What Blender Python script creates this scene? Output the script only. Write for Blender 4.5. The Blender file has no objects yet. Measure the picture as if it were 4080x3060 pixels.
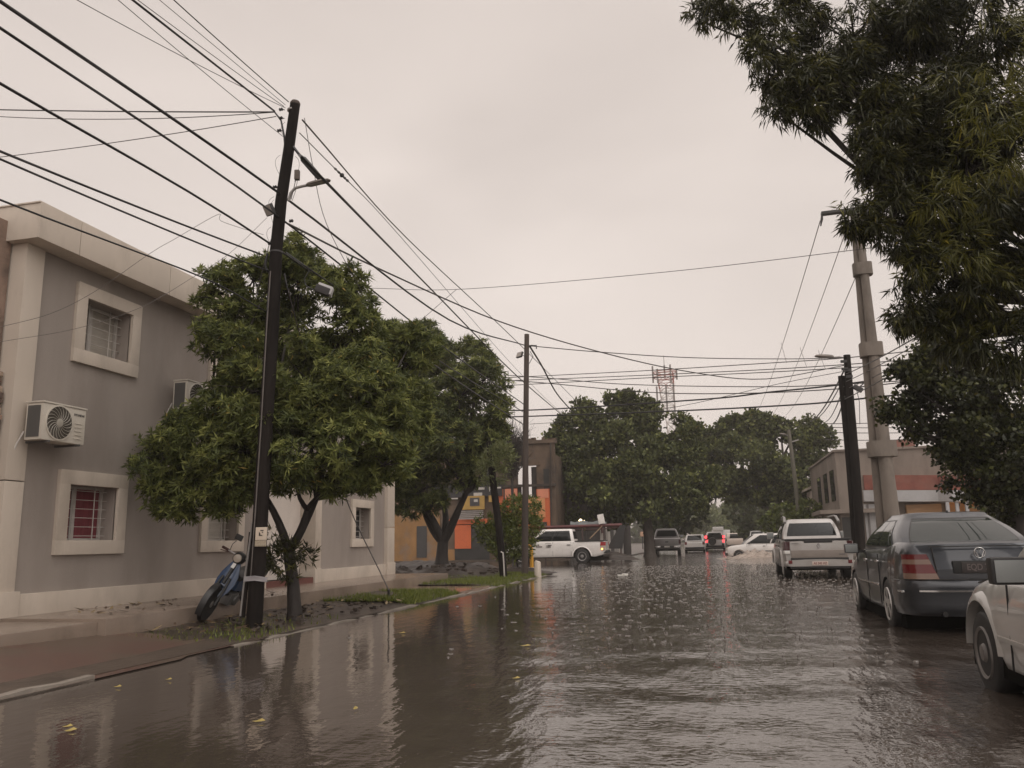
import bpy, bmesh, math, random
import numpy as np
from mathutils import Vector, Matrix
PI = math.pi
random.seed(7)
sc = bpy.context.scene
COL = sc.collection

# ------------------------------------------------------------------ camera
FPX, CX, CY, HC = 3250.0, 2040.0, 1530.0, 1.15      # photo is 4080 x 3060
yaw, pitch, roll = math.radians(13.539465), math.radians(10.916628), math.radians(-1.2)
_f = np.array([-math.sin(yaw) * math.cos(pitch), math.cos(yaw) * math.cos(pitch), math.sin(pitch)])
_r = np.array([math.cos(yaw), math.sin(yaw), 0.0])
_u = np.cross(_r, _f)
CR = math.cos(roll) * _r + math.sin(roll) * _u
CU = -math.sin(roll) * _r + math.cos(roll) * _u
CF = _f
CO = np.array([0, 0, HC])
cam_d = bpy.data.cameras.new('camera')
cam_d.sensor_width = 36.0
cam_d.lens = FPX / 4080 * 36.0
cam_d.clip_start = 0.05
cam_d.clip_end = 4000
cam = bpy.data.objects.new('camera', cam_d)
COL.objects.link(cam)
cam.matrix_world = Matrix(((CR[0], CU[0], -CF[0], 0), (CR[1], CU[1], -CF[1], 0), (CR[2], CU[2], -CF[2], HC), (0, 0, 0, 1)))
sc.camera = cam

def ray(x, y):
    return CF + CR * (x - CX) / FPX - CU * (y - CY) / FPX
def G(x, y, z=0.0):
    d = ray(x, y); return CO + d * ((z - HC) / d[2])
def aY(x, y, Y):
    d = ray(x, y); return CO + d * (Y / d[1])
def aX(x, y, X):
    d = ray(x, y); return CO + d * (X / d[0])

# ------------------------------------------------------------------ materials
def new_mat(name):
    m = bpy.data.materials.new(name); m.use_nodes = True
    nt = m.node_tree
    return m, nt, nt.nodes['Principled BSDF']
def lk(nt, a, b): nt.links.new(a, b)

def mat(name, col, rough=0.5, var=0.15, scale=3.0, metal=0.0, bump=0.0, bscale=40.0, coat=0.0, dirt=None, dscale=1.5, damt=0.5, stretch=None, spec=0.5, transl=0.0):
    """base colour varied by two noises; an optional second colour mixed in by a stain noise; optional bump"""
    m, nt, b = new_mat(name)
    N = nt.nodes
    b.inputs['Roughness'].default_value = rough
    b.inputs['Metallic'].default_value = metal
    b.inputs['Specular IOR Level'].default_value = spec
    if coat: 
        b.inputs['Coat Weight'].default_value = coat
        b.inputs['Coat Roughness'].default_value = 0.04
    tc = N.new('ShaderNodeTexCoord')
    src = tc.outputs['Object']
    if stretch:
        mp = N.new('ShaderNodeMapping'); mp.inputs['Scale'].default_value = stretch
        lk(nt, src, mp.inputs[0]); src = mp.outputs[0]
    n1 = N.new('ShaderNodeTexNoise'); n1.inputs['Scale'].default_value = scale; n1.inputs['Detail'].default_value = 6
    lk(nt, src, n1.inputs['Vector'])
    r = N.new('ShaderNodeMapRange'); r.inputs[1].default_value = 0.25; r.inputs[2].default_value = 0.75
    r.inputs[3].default_value = 1 - var; r.inputs[4].default_value = 1 + var
    lk(nt, n1.outputs['Fac'], r.inputs[0])
    mx = N.new('ShaderNodeMix'); mx.data_type = 'RGBA'; mx.blend_type = 'MULTIPLY'; mx.inputs[0].default_value = 1
    mx.inputs[6].default_value = (*col, 1)
    cb = N.new('ShaderNodeCombineColor')
    for i in range(3): lk(nt, r.outputs[0], cb.inputs[i])
    lk(nt, cb.outputs[0], mx.inputs[7])
    out = mx.outputs[2]
    if dirt:
        n2 = N.new('ShaderNodeTexNoise'); n2.inputs['Scale'].default_value = dscale; n2.inputs['Detail'].default_value = 8; n2.inputs['Roughness'].default_value = 0.65
        lk(nt, src, n2.inputs['Vector'])
        rr = N.new('ShaderNodeMapRange'); rr.inputs[1].default_value = 0.48; rr.inputs[2].default_value = 0.66
        rr.inputs[3].default_value = 0; rr.inputs[4].default_value = damt
        lk(nt, n2.outputs['Fac'], rr.inputs[0])
        m2 = N.new('ShaderNodeMix'); m2.data_type = 'RGBA'
        lk(nt, rr.outputs[0], m2.inputs[0]); lk(nt, out, m2.inputs[6]); m2.inputs[7].default_value = (*dirt, 1)
        out = m2.outputs[2]
    lk(nt, out, b.inputs['Base Color'])
    if bump:
        n3 = N.new('ShaderNodeTexNoise'); n3.inputs['Scale'].default_value = bscale; n3.inputs['Detail'].default_value = 5
        lk(nt, src, n3.inputs['Vector'])
        bp = N.new('ShaderNodeBump'); bp.inputs['Strength'].default_value = bump; bp.inputs['Distance'].default_value = 0.02
        lk(nt, n3.outputs['Fac'], bp.inputs['Height']); lk(nt, bp.outputs[0], b.inputs['Normal'])
    return m

def emis(name, col, st):
    m, nt, b = new_mat(name)
    b.inputs['Base Color'].default_value = (*col, 1)
    b.inputs['Emission Color'].default_value = (*col, 1)
    b.inputs['Emission Strength'].default_value = st
    return m

def leaf_mat(name, c0, c1, c2, yellow=(0.30, 0.24, 0.03), rough=0.38, trans=0.25):
    m, nt, b = new_mat(name)
    N = nt.nodes
    at = N.new('ShaderNodeAttribute'); at.attribute_name = 'tone'
    cr = N.new('ShaderNodeValToRGB')
    e = cr.color_ramp.elements
    e[0].position = 0; e[0].color = (*c0, 1)
    e[1].position = 0.5; e[1].color = (*c1, 1)
    x = cr.color_ramp.elements.new(0.92); x.color = (*c2, 1)
    x = cr.color_ramp.elements.new(0.985); x.color = (*yellow, 1)
    lk(nt, at.outputs['Fac'], cr.inputs[0])
    lk(nt, cr.outputs[0], b.inputs['Base Color'])
    b.inputs['Roughness'].default_value = rough
    b.inputs['Specular IOR Level'].default_value = 0.35
    tr = N.new('ShaderNodeBsdfTranslucent'); lk(nt, cr.outputs[0], tr.inputs[0])
    ms = N.new('ShaderNodeMixShader'); ms.inputs[0].default_value = trans
    o = N['Material Output']
    lk(nt, b.outputs[0], ms.inputs[1]); lk(nt, tr.outputs[0], ms.inputs[2]); lk(nt, ms.outputs[0], o.inputs[0])
    return m

# ------------------------------------------------------------------ objects
def tag(o, label=None, cat=None, group=None, kind=None):
    if label: o['label'] = label
    if cat: o['category'] = cat
    if group: o['group'] = group
    if kind: o['kind'] = kind
    return o
def thing(name, label, cat, loc=(0, 0, 0), rotz=0.0, group=None):
    o = bpy.data.objects.new(name, None); COL.objects.link(o)
    o.empty_display_size = 0.2
    o.location = Vector([float(a) for a in loc]); o.rotation_euler = (0, 0, rotz)
    return tag(o, label, cat, group)

def nrm(v):
    v = np.asarray(v, float); l = np.linalg.norm(v); return v / l if l > 1e-9 else v

class MB:
    def __init__(s): s.v = []; s.f = []; s.m = []
    def add(s, verts, faces, mi=0):
        o = len(s.v); s.v += [tuple(float(c) for c in p) for p in verts]
        s.f += [tuple(i + o for i in f) for f in faces]; s.m += [mi] * len(faces)
        return s
    def box(s, c, d, rz=0.0, mi=0, tilt=None):
        c = np.array(c, float); hx, hy, hz = [a / 2 for a in d]
        ax = np.array([math.cos(rz), math.sin(rz), 0]); ay = np.array([-math.sin(rz), math.cos(rz), 0]); az = np.array([0, 0, 1.])
        return s.obox(c, ax * hx, ay * hy, az * hz, mi)
    def bx(s, x0, x1, y0, y1, z0, z1, mi=0):
        return s.box(((x0 + x1) / 2, (y0 + y1) / 2, (z0 + z1) / 2), (abs(x1 - x0), abs(y1 - y0), abs(z1 - z0)), 0, mi)
    def obox(s, c, a, b, d, mi=0):
        c, a, b, d = [np.asarray(q, float) for q in (c, a, b, d)]
        vs = [c + i * a + j * b + k * d for k in (-1, 1) for j in (-1, 1) for i in (-1, 1)]
        return s.add(vs, [(0, 2, 3, 1), (4, 5, 7, 6), (0, 1, 5, 4), (2, 6, 7, 3), (0, 4, 6, 2), (1, 3, 7, 5)], mi)
    def bar(s, p, q, w, h=None, up=(0, 0, 1), mi=0):
        p, q = np.asarray(p, float), np.asarray(q, float); d = q - p; h = h or w
        x = nrm(np.cross(d, up)); 
        if np.linalg.norm(x) < 1e-6: x = np.array([1., 0, 0])
        z = nrm(np.cross(x, d))
        return s.obox((p + q) / 2, d / 2, x * w / 2, z * h / 2, mi)
    def tube(s, pts, r, n=8, mi=0, cap=True):
        pts = [np.asarray(p, float) for p in pts]; k = len(pts)
        rs = [r] * k if np.isscalar(r) else list(r)
        t = nrm(pts[1] - pts[0]); a = np.cross(t, (0, 0, 1.)) if abs(t[2]) < 0.95 else np.cross(t, (1., 0, 0)); a = nrm(a)
        vs = []
        for i in range(k):
            t = nrm(pts[min(i + 1, k - 1)] - pts[max(i - 1, 0)])
            a = nrm(a - t * np.dot(a, t)); b = np.cross(t, a)
            for j in range(n):
                th = 2 * PI * j / n
                vs.append(pts[i] + rs[i] * (a * math.cos(th) + b * math.sin(th)))
        fs = [(i * n + j, i * n + (j + 1) % n, (i + 1) * n + (j + 1) % n, (i + 1) * n + j) for i in range(k - 1) for j in range(n)]
        if cap: fs += [tuple(range(n - 1, -1, -1)), tuple((k - 1) * n + j for j in range(n))]
        return s.add(vs, fs, mi)
    def lathe(s, prof, n=24, c=(0, 0, 0), axis='z', mi=0, cap=True):
        c = np.asarray(c, float); vs = []
        for (r, h) in prof:
            for j in range(n):
                a = 2 * PI * j / n; p, q = r * math.cos(a), r * math.sin(a)
                vs.append(c + np.array({'z': (p, q, h), 'x': (h, p, q), 'y': (q, h, p)}[axis]))
        k = len(prof)
        fs = [(i * n + j, i * n + (j + 1) % n, (i + 1) * n + (j + 1) % n, (i + 1) * n + j) for i in range(k - 1) for j in range(n)]
        if cap: fs += [tuple(range(n - 1, -1, -1)), tuple((k - 1) * n + j for j in range(n))]
        return s.add(vs, fs, mi)
    def prism(s, poly, d, mi=0):
        """poly: 3-D points in one plane; d: extrusion vector"""
        n = len(poly); d = np.asarray(d, float); P = [np.asarray(p, float) for p in poly]
        vs = P + [p + d for p in P]
        fs = [tuple(range(n - 1, -1, -1)), tuple(range(n, 2 * n))] + [(i, (i + 1) % n, n + (i + 1) % n, n + i) for i in range(n)]
        return s.add(vs, fs, mi)
    def grid(s, P, mi=0, closed=False):
        k, n = len(P), len(P[0]); vs = [p for row in P for p in row]
        fs = [(i * n + j, i * n + (j + 1) % n, (i + 1) * n + (j + 1) % n, (i + 1) * n + j) for i in range(k - 1) for j in range(n if closed else n - 1)]
        return s.add(vs, fs, mi)
    def slab(s, P, off, mi=0):
        """grid patch given thickness off (vector)"""
        k, n = len(P), len(P[0]); off = np.asarray(off, float)
        A = [np.asarray(p, float) for row in P for p in row]; B = [p + off for p in A]
        m = k * n; fs = []
        for i in range(k - 1):
            for j in range(n - 1):
                q = (i * n + j, i * n + j + 1, (i + 1) * n + j + 1, (i + 1) * n + j)
                fs.append(tuple(reversed(q))); fs.append(tuple(x + m for x in q))
        ring = [j for j in range(n)] + [i * n + n - 1 for i in range(1, k)] + [(k - 1) * n + j for j in range(n - 2, -1, -1)] + [i * n for i in range(k - 2, 0, -1)]
        for a, b in zip(ring, ring[1:] + ring[:1]): fs.append((a, b, b + m, a + m))
        return s.add(A + B, fs, mi)
    def build(s, name, mats, parent=None, smooth=None, bevel=0.0, world=False, segs=2):
        me = bpy.data.meshes.new(name)
        v = s.v
        if parent is not None and world:
            M = Matrix.Translation(parent.location) @ parent.rotation_euler.to_matrix().to_4x4()
            I = M.inverted(); v = [tuple(I @ Vector(p)) for p in v]
        me.from_pydata(v, [], s.f)
        for m in (mats if isinstance(mats, (list, tuple)) else [mats]): me.materials.append(m)
        if len(set(s.m)) > 1 or (s.m and s.m[0]): me.polygons.foreach_set('material_index', s.m)
        bm = bmesh.new(); bm.from_mesh(me)
        if bevel:
            bmesh.ops.recalc_face_normals(bm, faces=bm.faces)
            es = [e for e in bm.edges if len(e.link_faces) == 2 and e.calc_face_angle(0) > 0.5]
            bmesh.ops.bevel(bm, geom=es, offset=bevel, segments=segs, affect='EDGES', profile=0.7, clamp_overlap=True)
        bmesh.ops.recalc_face_normals(bm, faces=bm.faces)
        if smooth or bevel:
            ang = math.radians(smooth or 35)
            for f in bm.faces: f.smooth = True
            for e in bm.edges:
                if len(e.link_faces) == 2 and e.calc_face_angle(0) > ang: e.smooth = False
        bm.to_mesh(me); bm.free()
        o = bpy.data.objects.new(name, me); COL.objects.link(o)
        if parent is not None: o.parent = parent
        return o

def text_mesh(name, s, size, origin, xdir, ydir, m, parent=None, depth=0.002, world=False, align='CENTER', bold=0.0, sx=1.0):
    cu = bpy.data.curves.new('text', 'FONT'); cu.body = s; cu.size = size; cu.extrude = depth; cu.align_x = align; cu.align_y = 'CENTER'; cu.offset = bold
    t = bpy.data.objects.new('text', cu); COL.objects.link(t)
    dg = bpy.context.evaluated_depsgraph_get()
    me = bpy.data.meshes.new_from_object(t.evaluated_get(dg))
    bpy.data.objects.remove(t); bpy.data.curves.remove(cu)
    x = Vector(xdir).normalized(); y = Vector(ydir).normalized(); z = x.cross(y)
    M = Matrix(((x[0] * sx, y[0], z[0], origin[0]), (x[1] * sx, y[1], z[1], origin[1]), (x[2] * sx, y[2], z[2], origin[2]), (0, 0, 0, 1)))
    if parent is not None and world:
        W = Matrix.Translation(parent.location) @ parent.rotation_euler.to_matrix().to_4x4(); M = W.inverted() @ M
    me.transform(M); me.name = name
    me.materials.clear(); me.materials.append(m)
    o = bpy.data.objects.new(name, me); COL.objects.link(o)
    if parent is not None: o.parent = parent
    return o

def copy_tree(o, parent=None):
    c = o.copy(); COL.objects.link(c); c.parent = parent
    for ch in list(o.children): copy_tree(ch, c)
    return c

# ------------------------------------------------------------------ world and light
w = bpy.data.worlds.new('World'); sc.world = w; w.use_nodes = True
nt = w.node_tree; N = nt.nodes
for n in list(N): N.remove(n)
sun_el, sun_az = math.radians(60), math.radians(140)
tc = N.new('ShaderNodeTexCoord')
sky = N.new('ShaderNodeTexSky'); sky.sky_type = 'NISHITA'; sky.sun_disc = False; sky.sun_elevation = sun_el; sky.sun_rotation = sun_az
sky.dust_density = 6; sky.ozone_density = 1
b1 = N.new('ShaderNodeBackground'); b1.inputs[1].default_value = 0.05
hs = N.new('ShaderNodeHueSaturation'); hs.inputs['Saturation'].default_value = 0.12
lk(nt, sky.outputs[0], hs.inputs['Color']); lk(nt, hs.outputs[0], b1.inputs[0])
# overcast layer: direction-based cloud noise, brighter low down
mp = N.new('ShaderNodeMapping'); mp.inputs['Scale'].default_value = (1.0, 1.0, 2.6)
lk(nt, tc.outputs['Generated'], mp.inputs[0])
n1 = N.new('ShaderNodeTexNoise'); n1.inputs['Scale'].default_value = 1.7; n1.inputs['Detail'].default_value = 3.5; n1.inputs['Roughness'].default_value = 0.45; n1.inputs['Distortion'].default_value = 0.3
lk(nt, mp.outputs[0], n1.inputs['Vector'])
cr = N.new('ShaderNodeValToRGB')
cr.color_ramp.elements[0].position = 0.30; cr.color_ramp.elements[0].color = (0.50, 0.425, 0.380, 1)
cr.color_ramp.elements[1].position = 0.70; cr.color_ramp.elements[1].color = (0.69, 0.597, 0.537, 1)
lk(nt, n1.outputs['Fac'], cr.inputs[0])
b2 = N.new('ShaderNodeBackground'); b2.inputs[1].default_value = 0.92
lk(nt, cr.outputs[0], b2.inputs[0])
ad = N.new('ShaderNodeAddShader'); lk(nt, b1.outputs[0], ad.inputs[0]); lk(nt, b2.outputs[0], ad.inputs[1])
wo = N.new('ShaderNodeOutputWorld'); lk(nt, ad.outputs[0], wo.inputs[0])
sl = bpy.data.lights.new('sun', 'SUN'); sl.energy = 0.9; sl.angle = math.radians(100); sl.color = (1, 0.93, 0.86)
so = bpy.data.objects.new('sun', sl); COL.objects.link(so); so.location = (0, -20, 40)
so.rotation_euler = (PI / 2 - sun_el, 0, PI - sun_az)
sc.view_settings.view_transform = 'Standard'; sc.view_settings.look = 'None'; sc.view_settings.exposure = 0.18; sc.view_settings.gamma = 1
sc.cycles.use_denoising = True
sc.cycles.max_bounces = 6; sc.cycles.diffuse_bounces = 3; sc.cycles.glossy_bounces = 3; sc.cycles.transmission_bounces = 2; sc.cycles.transparent_max_bounces = 4
# ================================================================== SETTING
M_ground = mat('wet_earth', (0.075, 0.055, 0.042), 0.45, 0.35, 2.5, bump=0.6, bscale=14, dirt=(0.035, 0.028, 0.022), dscale=1.2)
M_mud = mat('dark_mud', (0.046, 0.034, 0.027), 0.42, 0.4, 4, bump=0.8, bscale=18, dirt=(0.078, 0.057, 0.043), dscale=2.2, damt=0.6)
M_conc = mat('wet_sidewalk_concrete', (0.25, 0.195, 0.155), 0.24, 0.12, 1.6, bump=0.12, bscale=30, dirt=(0.13, 0.098, 0.075), dscale=0.9, damt=0.7)
M_kerb = mat('kerb_concrete', (0.27, 0.235, 0.20), 0.5, 0.25, 5, bump=0.4, bscale=25, dirt=(0.12, 0.10, 0.08), dscale=2.5, damt=0.8)
M_asph = mat('asphalt', (0.05, 0.047, 0.045), 0.35, 0.2, 8, bump=0.3, bscale=80)

def struct(name, mb, m, **k):
    return tag(mb.build(name, m, **k), kind='structure')
KX, RX = -5.55, 4.35          # kerb lines of the street
s = MB(); s.add([(-1500, -1500, -0.25), (1500, -1500, -0.25), (1500, 1500, -0.25), (-1500, 1500, -0.25)], [(0, 1, 2, 3)]); struct('ground', s, M_ground)
s = MB(); s.bx(KX, RX, -20, 230, -0.2, -0.05); s.bx(-80, KX, 37, 49, -0.2, -0.052); s.bx(RX, 80, 37, 49, -0.2, -0.052); struct('road', s, M_asph)
# corner blocks of land between the streets
s = MB(); s.bx(-300, KX - 0.11, -20, 29, -0.2, 0.02); s.bx(-300, -9.6, 29, 37, -0.2, 0.02); s.bx(-300, KX - 0.16, 49, 400, -0.2, 0.06); struct('terrain', s, M_ground)
s = MB(); s.bx(RX + 0.16, 300, -20, 37, -0.2, 0.10); s.bx(RX + 0.16, 300, 49, 400, -0.2, 0.10)
struct('right_pavement', s, mat('pavement_right', (0.20, 0.17, 0.145), 0.3, 0.2, 2, bump=0.2, dirt=(0.09, 0.07, 0.055), dscale=1.2, damt=0.8))
# kerb with an uneven top
def kerb(name, x0, x1, y0, y1, zt):
    P = []; n = int((y1 - y0) / 0.35)
    rnd = random.Random(3)
    for i in range(n + 1):
        y = y0 + (y1 - y0) * i / n; a = rnd.uniform(-0.02, 0.02) + 0.02 * math.sin(y * 1.1); h = zt + rnd.uniform(-0.02, 0.012)
        P.append([(x0 + a, y, -0.2), (x0 + a, y, h - 0.01), (x0 + a + 0.02, y, h), (x1 + a * 0.5, y, h), (x1 + a * 0.5, y, -0.2)])
    s = MB(); s.grid(P); struct(name, s, M_kerb, smooth=40)
kerb('kerb_left', KX - 0.11, KX, 8.9, 28.6, 0.014)
kerb('kerb_left', KX - 0.10, KX + 0.02, 2, 6.6, 0.05)
kerb('kerb_right', RX, RX + 0.16, -10, 37, 0.10)
kerb('kerb_right', RX, RX + 0.16, 49, 200, 0.10)

# ---------- flood water: a fine rippled sheet on the street, plain sheets beyond
def water_material():
    m, nt, b = new_mat('muddy_flood_water'); N = nt.nodes
    b.inputs['IOR'].default_value = 1.85; b.inputs['Roughness'].default_value = 0.035
    b.inputs['Specular IOR Level'].default_value = 0.5
    tc = N.new('ShaderNodeTexCoord')
    n0 = N.new('ShaderNodeTexNoise'); n0.inputs['Scale'].default_value = 0.35; n0.inputs['Detail'].default_value = 4
    lk(nt, tc.outputs['Object'], n0.inputs['Vector'])
    cr = N.new('ShaderNodeValToRGB')
    cr.color_ramp.elements[0].position = 0.3; cr.color_ramp.elements[0].color = (0.054, 0.042, 0.034, 1)
    cr.color_ramp.elements[1].position = 0.7; cr.color_ramp.elements[1].color = (0.086, 0.069, 0.057, 1)
    lk(nt, n0.outputs['Fac'], cr.inputs[0]); lk(nt, cr.outputs[0], b.inputs['Base Color'])
    def noise(scale, sx, sy, det, rz=0.0):
        mp = N.new('ShaderNodeMapping'); mp.inputs['Scale'].default_value = (sx, sy, 1); mp.inputs['Rotation'].default_value = (0, 0, rz)
        lk(nt, tc.outputs['Object'], mp.inputs[0])
        n = N.new('ShaderNodeTexNoise'); n.inputs['Scale'].default_value = scale; n.inputs['Detail'].default_value = det; n.inputs['Roughness'].default_value = 0.55
        lk(nt, mp.outputs[0], n.inputs['Vector']); return n.outputs['Fac']
    def math_(op, a, bb):
        q = N.new('ShaderNodeMath'); q.operation = op
        for i, v in enumerate((a, bb)):
            if isinstance(v, (int, float)): q.inputs[i].default_value = v
            else: lk(nt, v, q.inputs[i])
        return q.outputs[0]
    # sheltered calm strip along the left kerb, choppy in mid street
    sx = N.new('ShaderNodeSeparateXYZ'); lk(nt, tc.outputs['Object'], sx.inputs[0])
    mk = N.new('ShaderNodeMapRange'); mk.interpolation_type = 'SMOOTHSTEP'
    wob = noise(0.6, 1, 1, 2)
    xw = math_('ADD', sx.outputs[0], math_('MULTIPLY', math_('SUBTRACT', wob, 0.5), 2.2))
    yw = math_('MULTIPLY', sx.outputs[1], 0.10)
    lk(nt, math_('ADD', xw, yw), mk.inputs[0]); mk.inputs[1].default_value = -2.3; mk.inputs[2].default_value = 0.1; mk.inputs[3].default_value = 0.2; mk.inputs[4].default_value = 1
    a = noise(1.0, 5.5, 1.7, 2.5, 0.12); c = noise(12.0, 0.75, 1.25, 3, -0.1)
    vo = N.new('ShaderNodeTexVoronoi'); vo.inputs['Scale'].default_value = 2.7; lk(nt, tc.outputs['Object'], vo.inputs['Vector'])
    d = vo.outputs['Distance']
    ring = math_('MULTIPLY', math_('SINE', math_('MULTIPLY', d, 46), 0), math_('POWER', 2.718, math_('MULTIPLY', d, -9.0)))
    h = math_('ADD', math_('ADD', math_('MULTIPLY', a, 1.0), math_('MULTIPLY', c, 0.30)), math_('MULTIPLY', ring, 0.20))
    h = math_('MULTIPLY', h, mk.outputs[0])
    bp = N.new('ShaderNodeBump'); bp.inputs['Strength'].default_value = 1.0; bp.inputs['Distance'].default_value = 0.018
    lk(nt, h, bp.inputs['Height']); lk(nt, bp.outputs[0], b.inputs['Normal'])
    return m
M_water = water_material()
ys = [-3.0]
while ys[-1] < 36.9: ys.append(ys[-1] + max(0.09, 0.006 * max(ys[-1], 0)))
ys[-1] = 37.0; ys = np.array(ys); xs = np.linspace(KX - 0.06, RX + 0.06, 112)
X, Y = np.meshgrid(xs, ys)
rng = np.random.RandomState(5)
Z = np.zeros_like(X)
for i in range(26):                                   # short choppy waves
    L = rng.uniform(0.38, 0.9); th = rng.normal(PI / 2 + 0.1, 0.95); k = 2 * PI / L
    Z += 0.00055 * L / 0.7 * np.sin(k * (math.cos(th) * X + math.sin(th) * Y) + rng.uniform(0, 6.3))
calm = np.clip((X + 0.10 * Y + 2.4) / 2.2, 0.06, 1)
Z *= calm
env = np.exp(-((Y - 7.2) / 2.6) ** 2) * np.clip((X + 2.6) / 2.0, 0, 1)          # wake of the car the photo is taken from
Z += env * 0.0065 * np.sin(2 * PI / 1.5 * (Y - 0.30 * X + 0.05 * X * X) + 0.6)
edge = np.clip((X - KX) / 0.6, 0, 1) * np.clip((RX - X) / 0.6, 0, 1) * np.clip((37 - Y) / 3, 0, 1)
Z *= edge
s = MB(); s.grid([[(X[i, j], Y[i, j], Z[i, j]) for j in range(X.shape[1])] for i in range(X.shape[0])])
def flat(x0, x1, y0, y1): s.add([(x0, y0, 0), (x1, y0, 0), (x1, y1, 0), (x0, y1, 0)], [(0, 1, 2, 3)])
flat(KX - 0.06, RX + 0.06, 37, 230); flat(-80, KX - 0.06, 36.9, 49.1); flat(-9.8, KX - 0.06, 28.9, 36.9); flat(RX + 0.06, 80, 36.9, 49.1); flat(KX - 0.06, RX + 0.06, -20, -3)
struct('flood_water', s, M_water, smooth=60)

# raised rings where the rain strikes the water
r = np.random.RandomState(31); s = MB(); n = 0
while n < 2600:
    y = 7.5 + 29 * r.rand() ** 0.9; x = r.uniform(KX + 0.2, RX - 0.2)
    if r.rand() > 0.02 + 0.98 * min(1, max(0, (x + 0.1 * y + 2.2) / 2.0)): continue
    if x > 1.7 and 3.4 < y < 15.5: continue
    q = r.uniform(0.006, 0.024) * (1 + 0.035 * y); h = r.uniform(0.002, 0.005) * (1 + 0.03 * y); k = 10; z = 0.003
    rows = [[(x + rr * math.cos(a), y + rr * math.sin(a), z + hh) for a in np.linspace(0, 2 * PI, k, endpoint=False)] for rr, hh in ((q * 0.55, -0.006), (q * 0.85, h * 0.8), (q, h), (q * 1.4, -0.006))]
    s.grid(rows, closed=True); n += 1
    if r.rand() < 0.35 and y > 8: s.lathe([(0.002, -0.004), (0.005 + 0.0003 * y, 0.012 + 0.0006 * y), (0.001, 0.026 + 0.001 * y)], 5, (x, y, z))
o = s.build('rain_rings', mat('rain_ring_water', (0.085, 0.070, 0.058), 0.08, 0.1, spec=0.8), smooth=60); tag(o, 'rings and beads of rain striking the flood water', 'rain rings', kind='stuff')

# ---------- left side: tiled drive-in, raised sidewalk, mud, grass, flooded path
def tile_material():
    m, nt, b = new_mat('red_ramp_tiles'); N = nt.nodes
    tc = N.new('ShaderNodeTexCoord')
    br = N.new('ShaderNodeTexBrick'); br.inputs['Scale'].default_value = 5.0; br.inputs['Mortar Size'].default_value = 0.012
    br.inputs['Color1'].default_value = (0.118, 0.062, 0.048, 1); br.inputs['Color2'].default_value = (0.095, 0.053, 0.042, 1); br.inputs['Mortar'].default_value = (0.06, 0.045, 0.038, 1)
    lk(nt, tc.outputs['Object'], br.inputs['Vector'])
    n = N.new('ShaderNodeTexNoise'); n.inputs['Scale'].default_value = 0.75; n.inputs['Detail'].default_value = 5; n.inputs['Distortion'].default_value = 1.2
    mp = N.new('ShaderNodeMapping'); mp.inputs['Scale'].default_value = (0.45, 1.25, 1); lk(nt, tc.outputs['Object'], mp.inputs[0]); lk(nt, mp.outputs[0], n.inputs['Vector'])
    cr = N.new('ShaderNodeValToRGB'); cr.color_ramp.elements[0].position = 0.46; cr.color_ramp.elements[0].color = (0, 0, 0, 1); cr.color_ramp.elements[1].position = 0.56; cr.color_ramp.elements[1].color = (1, 1, 1, 1)
    lk(nt, n.outputs['Fac'], cr.inputs[0])
    mx = N.new('ShaderNodeMix'); mx.data_type = 'RGBA'; lk(nt, cr.outputs[0], mx.inputs[0]); mx.inputs[6].default_value = (0.095, 0.066, 0.05, 1); lk(nt, br.outputs['Color'], mx.inputs[7])
    lk(nt, mx.outputs[2], b.inputs['Base Color']); b.inputs['Roughness'].default_value = 0.3
    bp = N.new('ShaderNodeBump'); bp.inputs['Strength'].default_value = 0.25; bp.inputs['Distance'].default_value = 0.01; lk(nt, n.outputs['Fac'], bp.inputs['Height']); lk(nt, bp.outputs[0], b.inputs['Normal'])
    return m
P = []
for i in range(26):
    y = 3.0 + (9.7 - 3.0) * i / 25; row = []
    for j in range(15):
        t = j / 14; x = KX - 0.06 - 3.7 * t
        if y < 8.0 and j == 0: x = KX + 0.04
        z = 0.012 + 0.29 * max(0, (t - 0.12)) ** 1.1 * (1 - 0.45 * min(1, max(0, (y - 7.6) / 2)))
        row.append((x, y, z))
    P.append(row)
s = MB(); s.grid(P); struct('tiled_driveway', s, tile_material(), smooth=60)
s = MB(); s.bx(-9.55, -7.58, 9.2, 23.1, -0.1, 0.29); s.bx(-9.55, -7.7, 3.0, 9.2, -0.1, 0.255); struct('sidewalk', s, M_conc, bevel=0.015)
def strip(name, x0, x1, y0, y1, f, m, nx=14, ny=40, seed=1):
    r = random.Random(seed); P = []
    for i in range(ny + 1):
        y = y0 + (y1 - y0) * i / ny
        P.append([(x0 + (x1 - x0) * j / nx, y, f(x0 + (x1 - x0) * j / nx, y) + r.uniform(-1, 1) * (0.012 if j else 0.0)) for j in range(nx + 1)])
    s = MB(); s.grid(P); return struct(name, s, m, smooth=60)
strip('mud_strip', KX - 0.07, -7.58, 8.9, 15.3, lambda x, y: (0.012 + 0.055 * max(0, KX - x - 0.08) / 2 + 0.012 * math.sin(5 * x + 3 * y) * min(1, max(0, KX - x - 0.1))) * min(1, max(0, (y - 8.9) / 0.7)) - 0.01 * (y < 9.2), M_mud)
strip('grass_soil', KX - 0.07, -7.58, 15.3, 18.1, lambda x, y: 0.012 + 0.09 * min(1, max(0, KX - x - 0.08) * 2.5), M_mud, seed=2)
strip('grass_soil', KX - 0.07, -9.4, 20.6, 28.6, lambda x, y: 0.012 + 0.08 * min(1, max(0, KX - x - 0.08) * 2.5), M_mud, seed=3)
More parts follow.
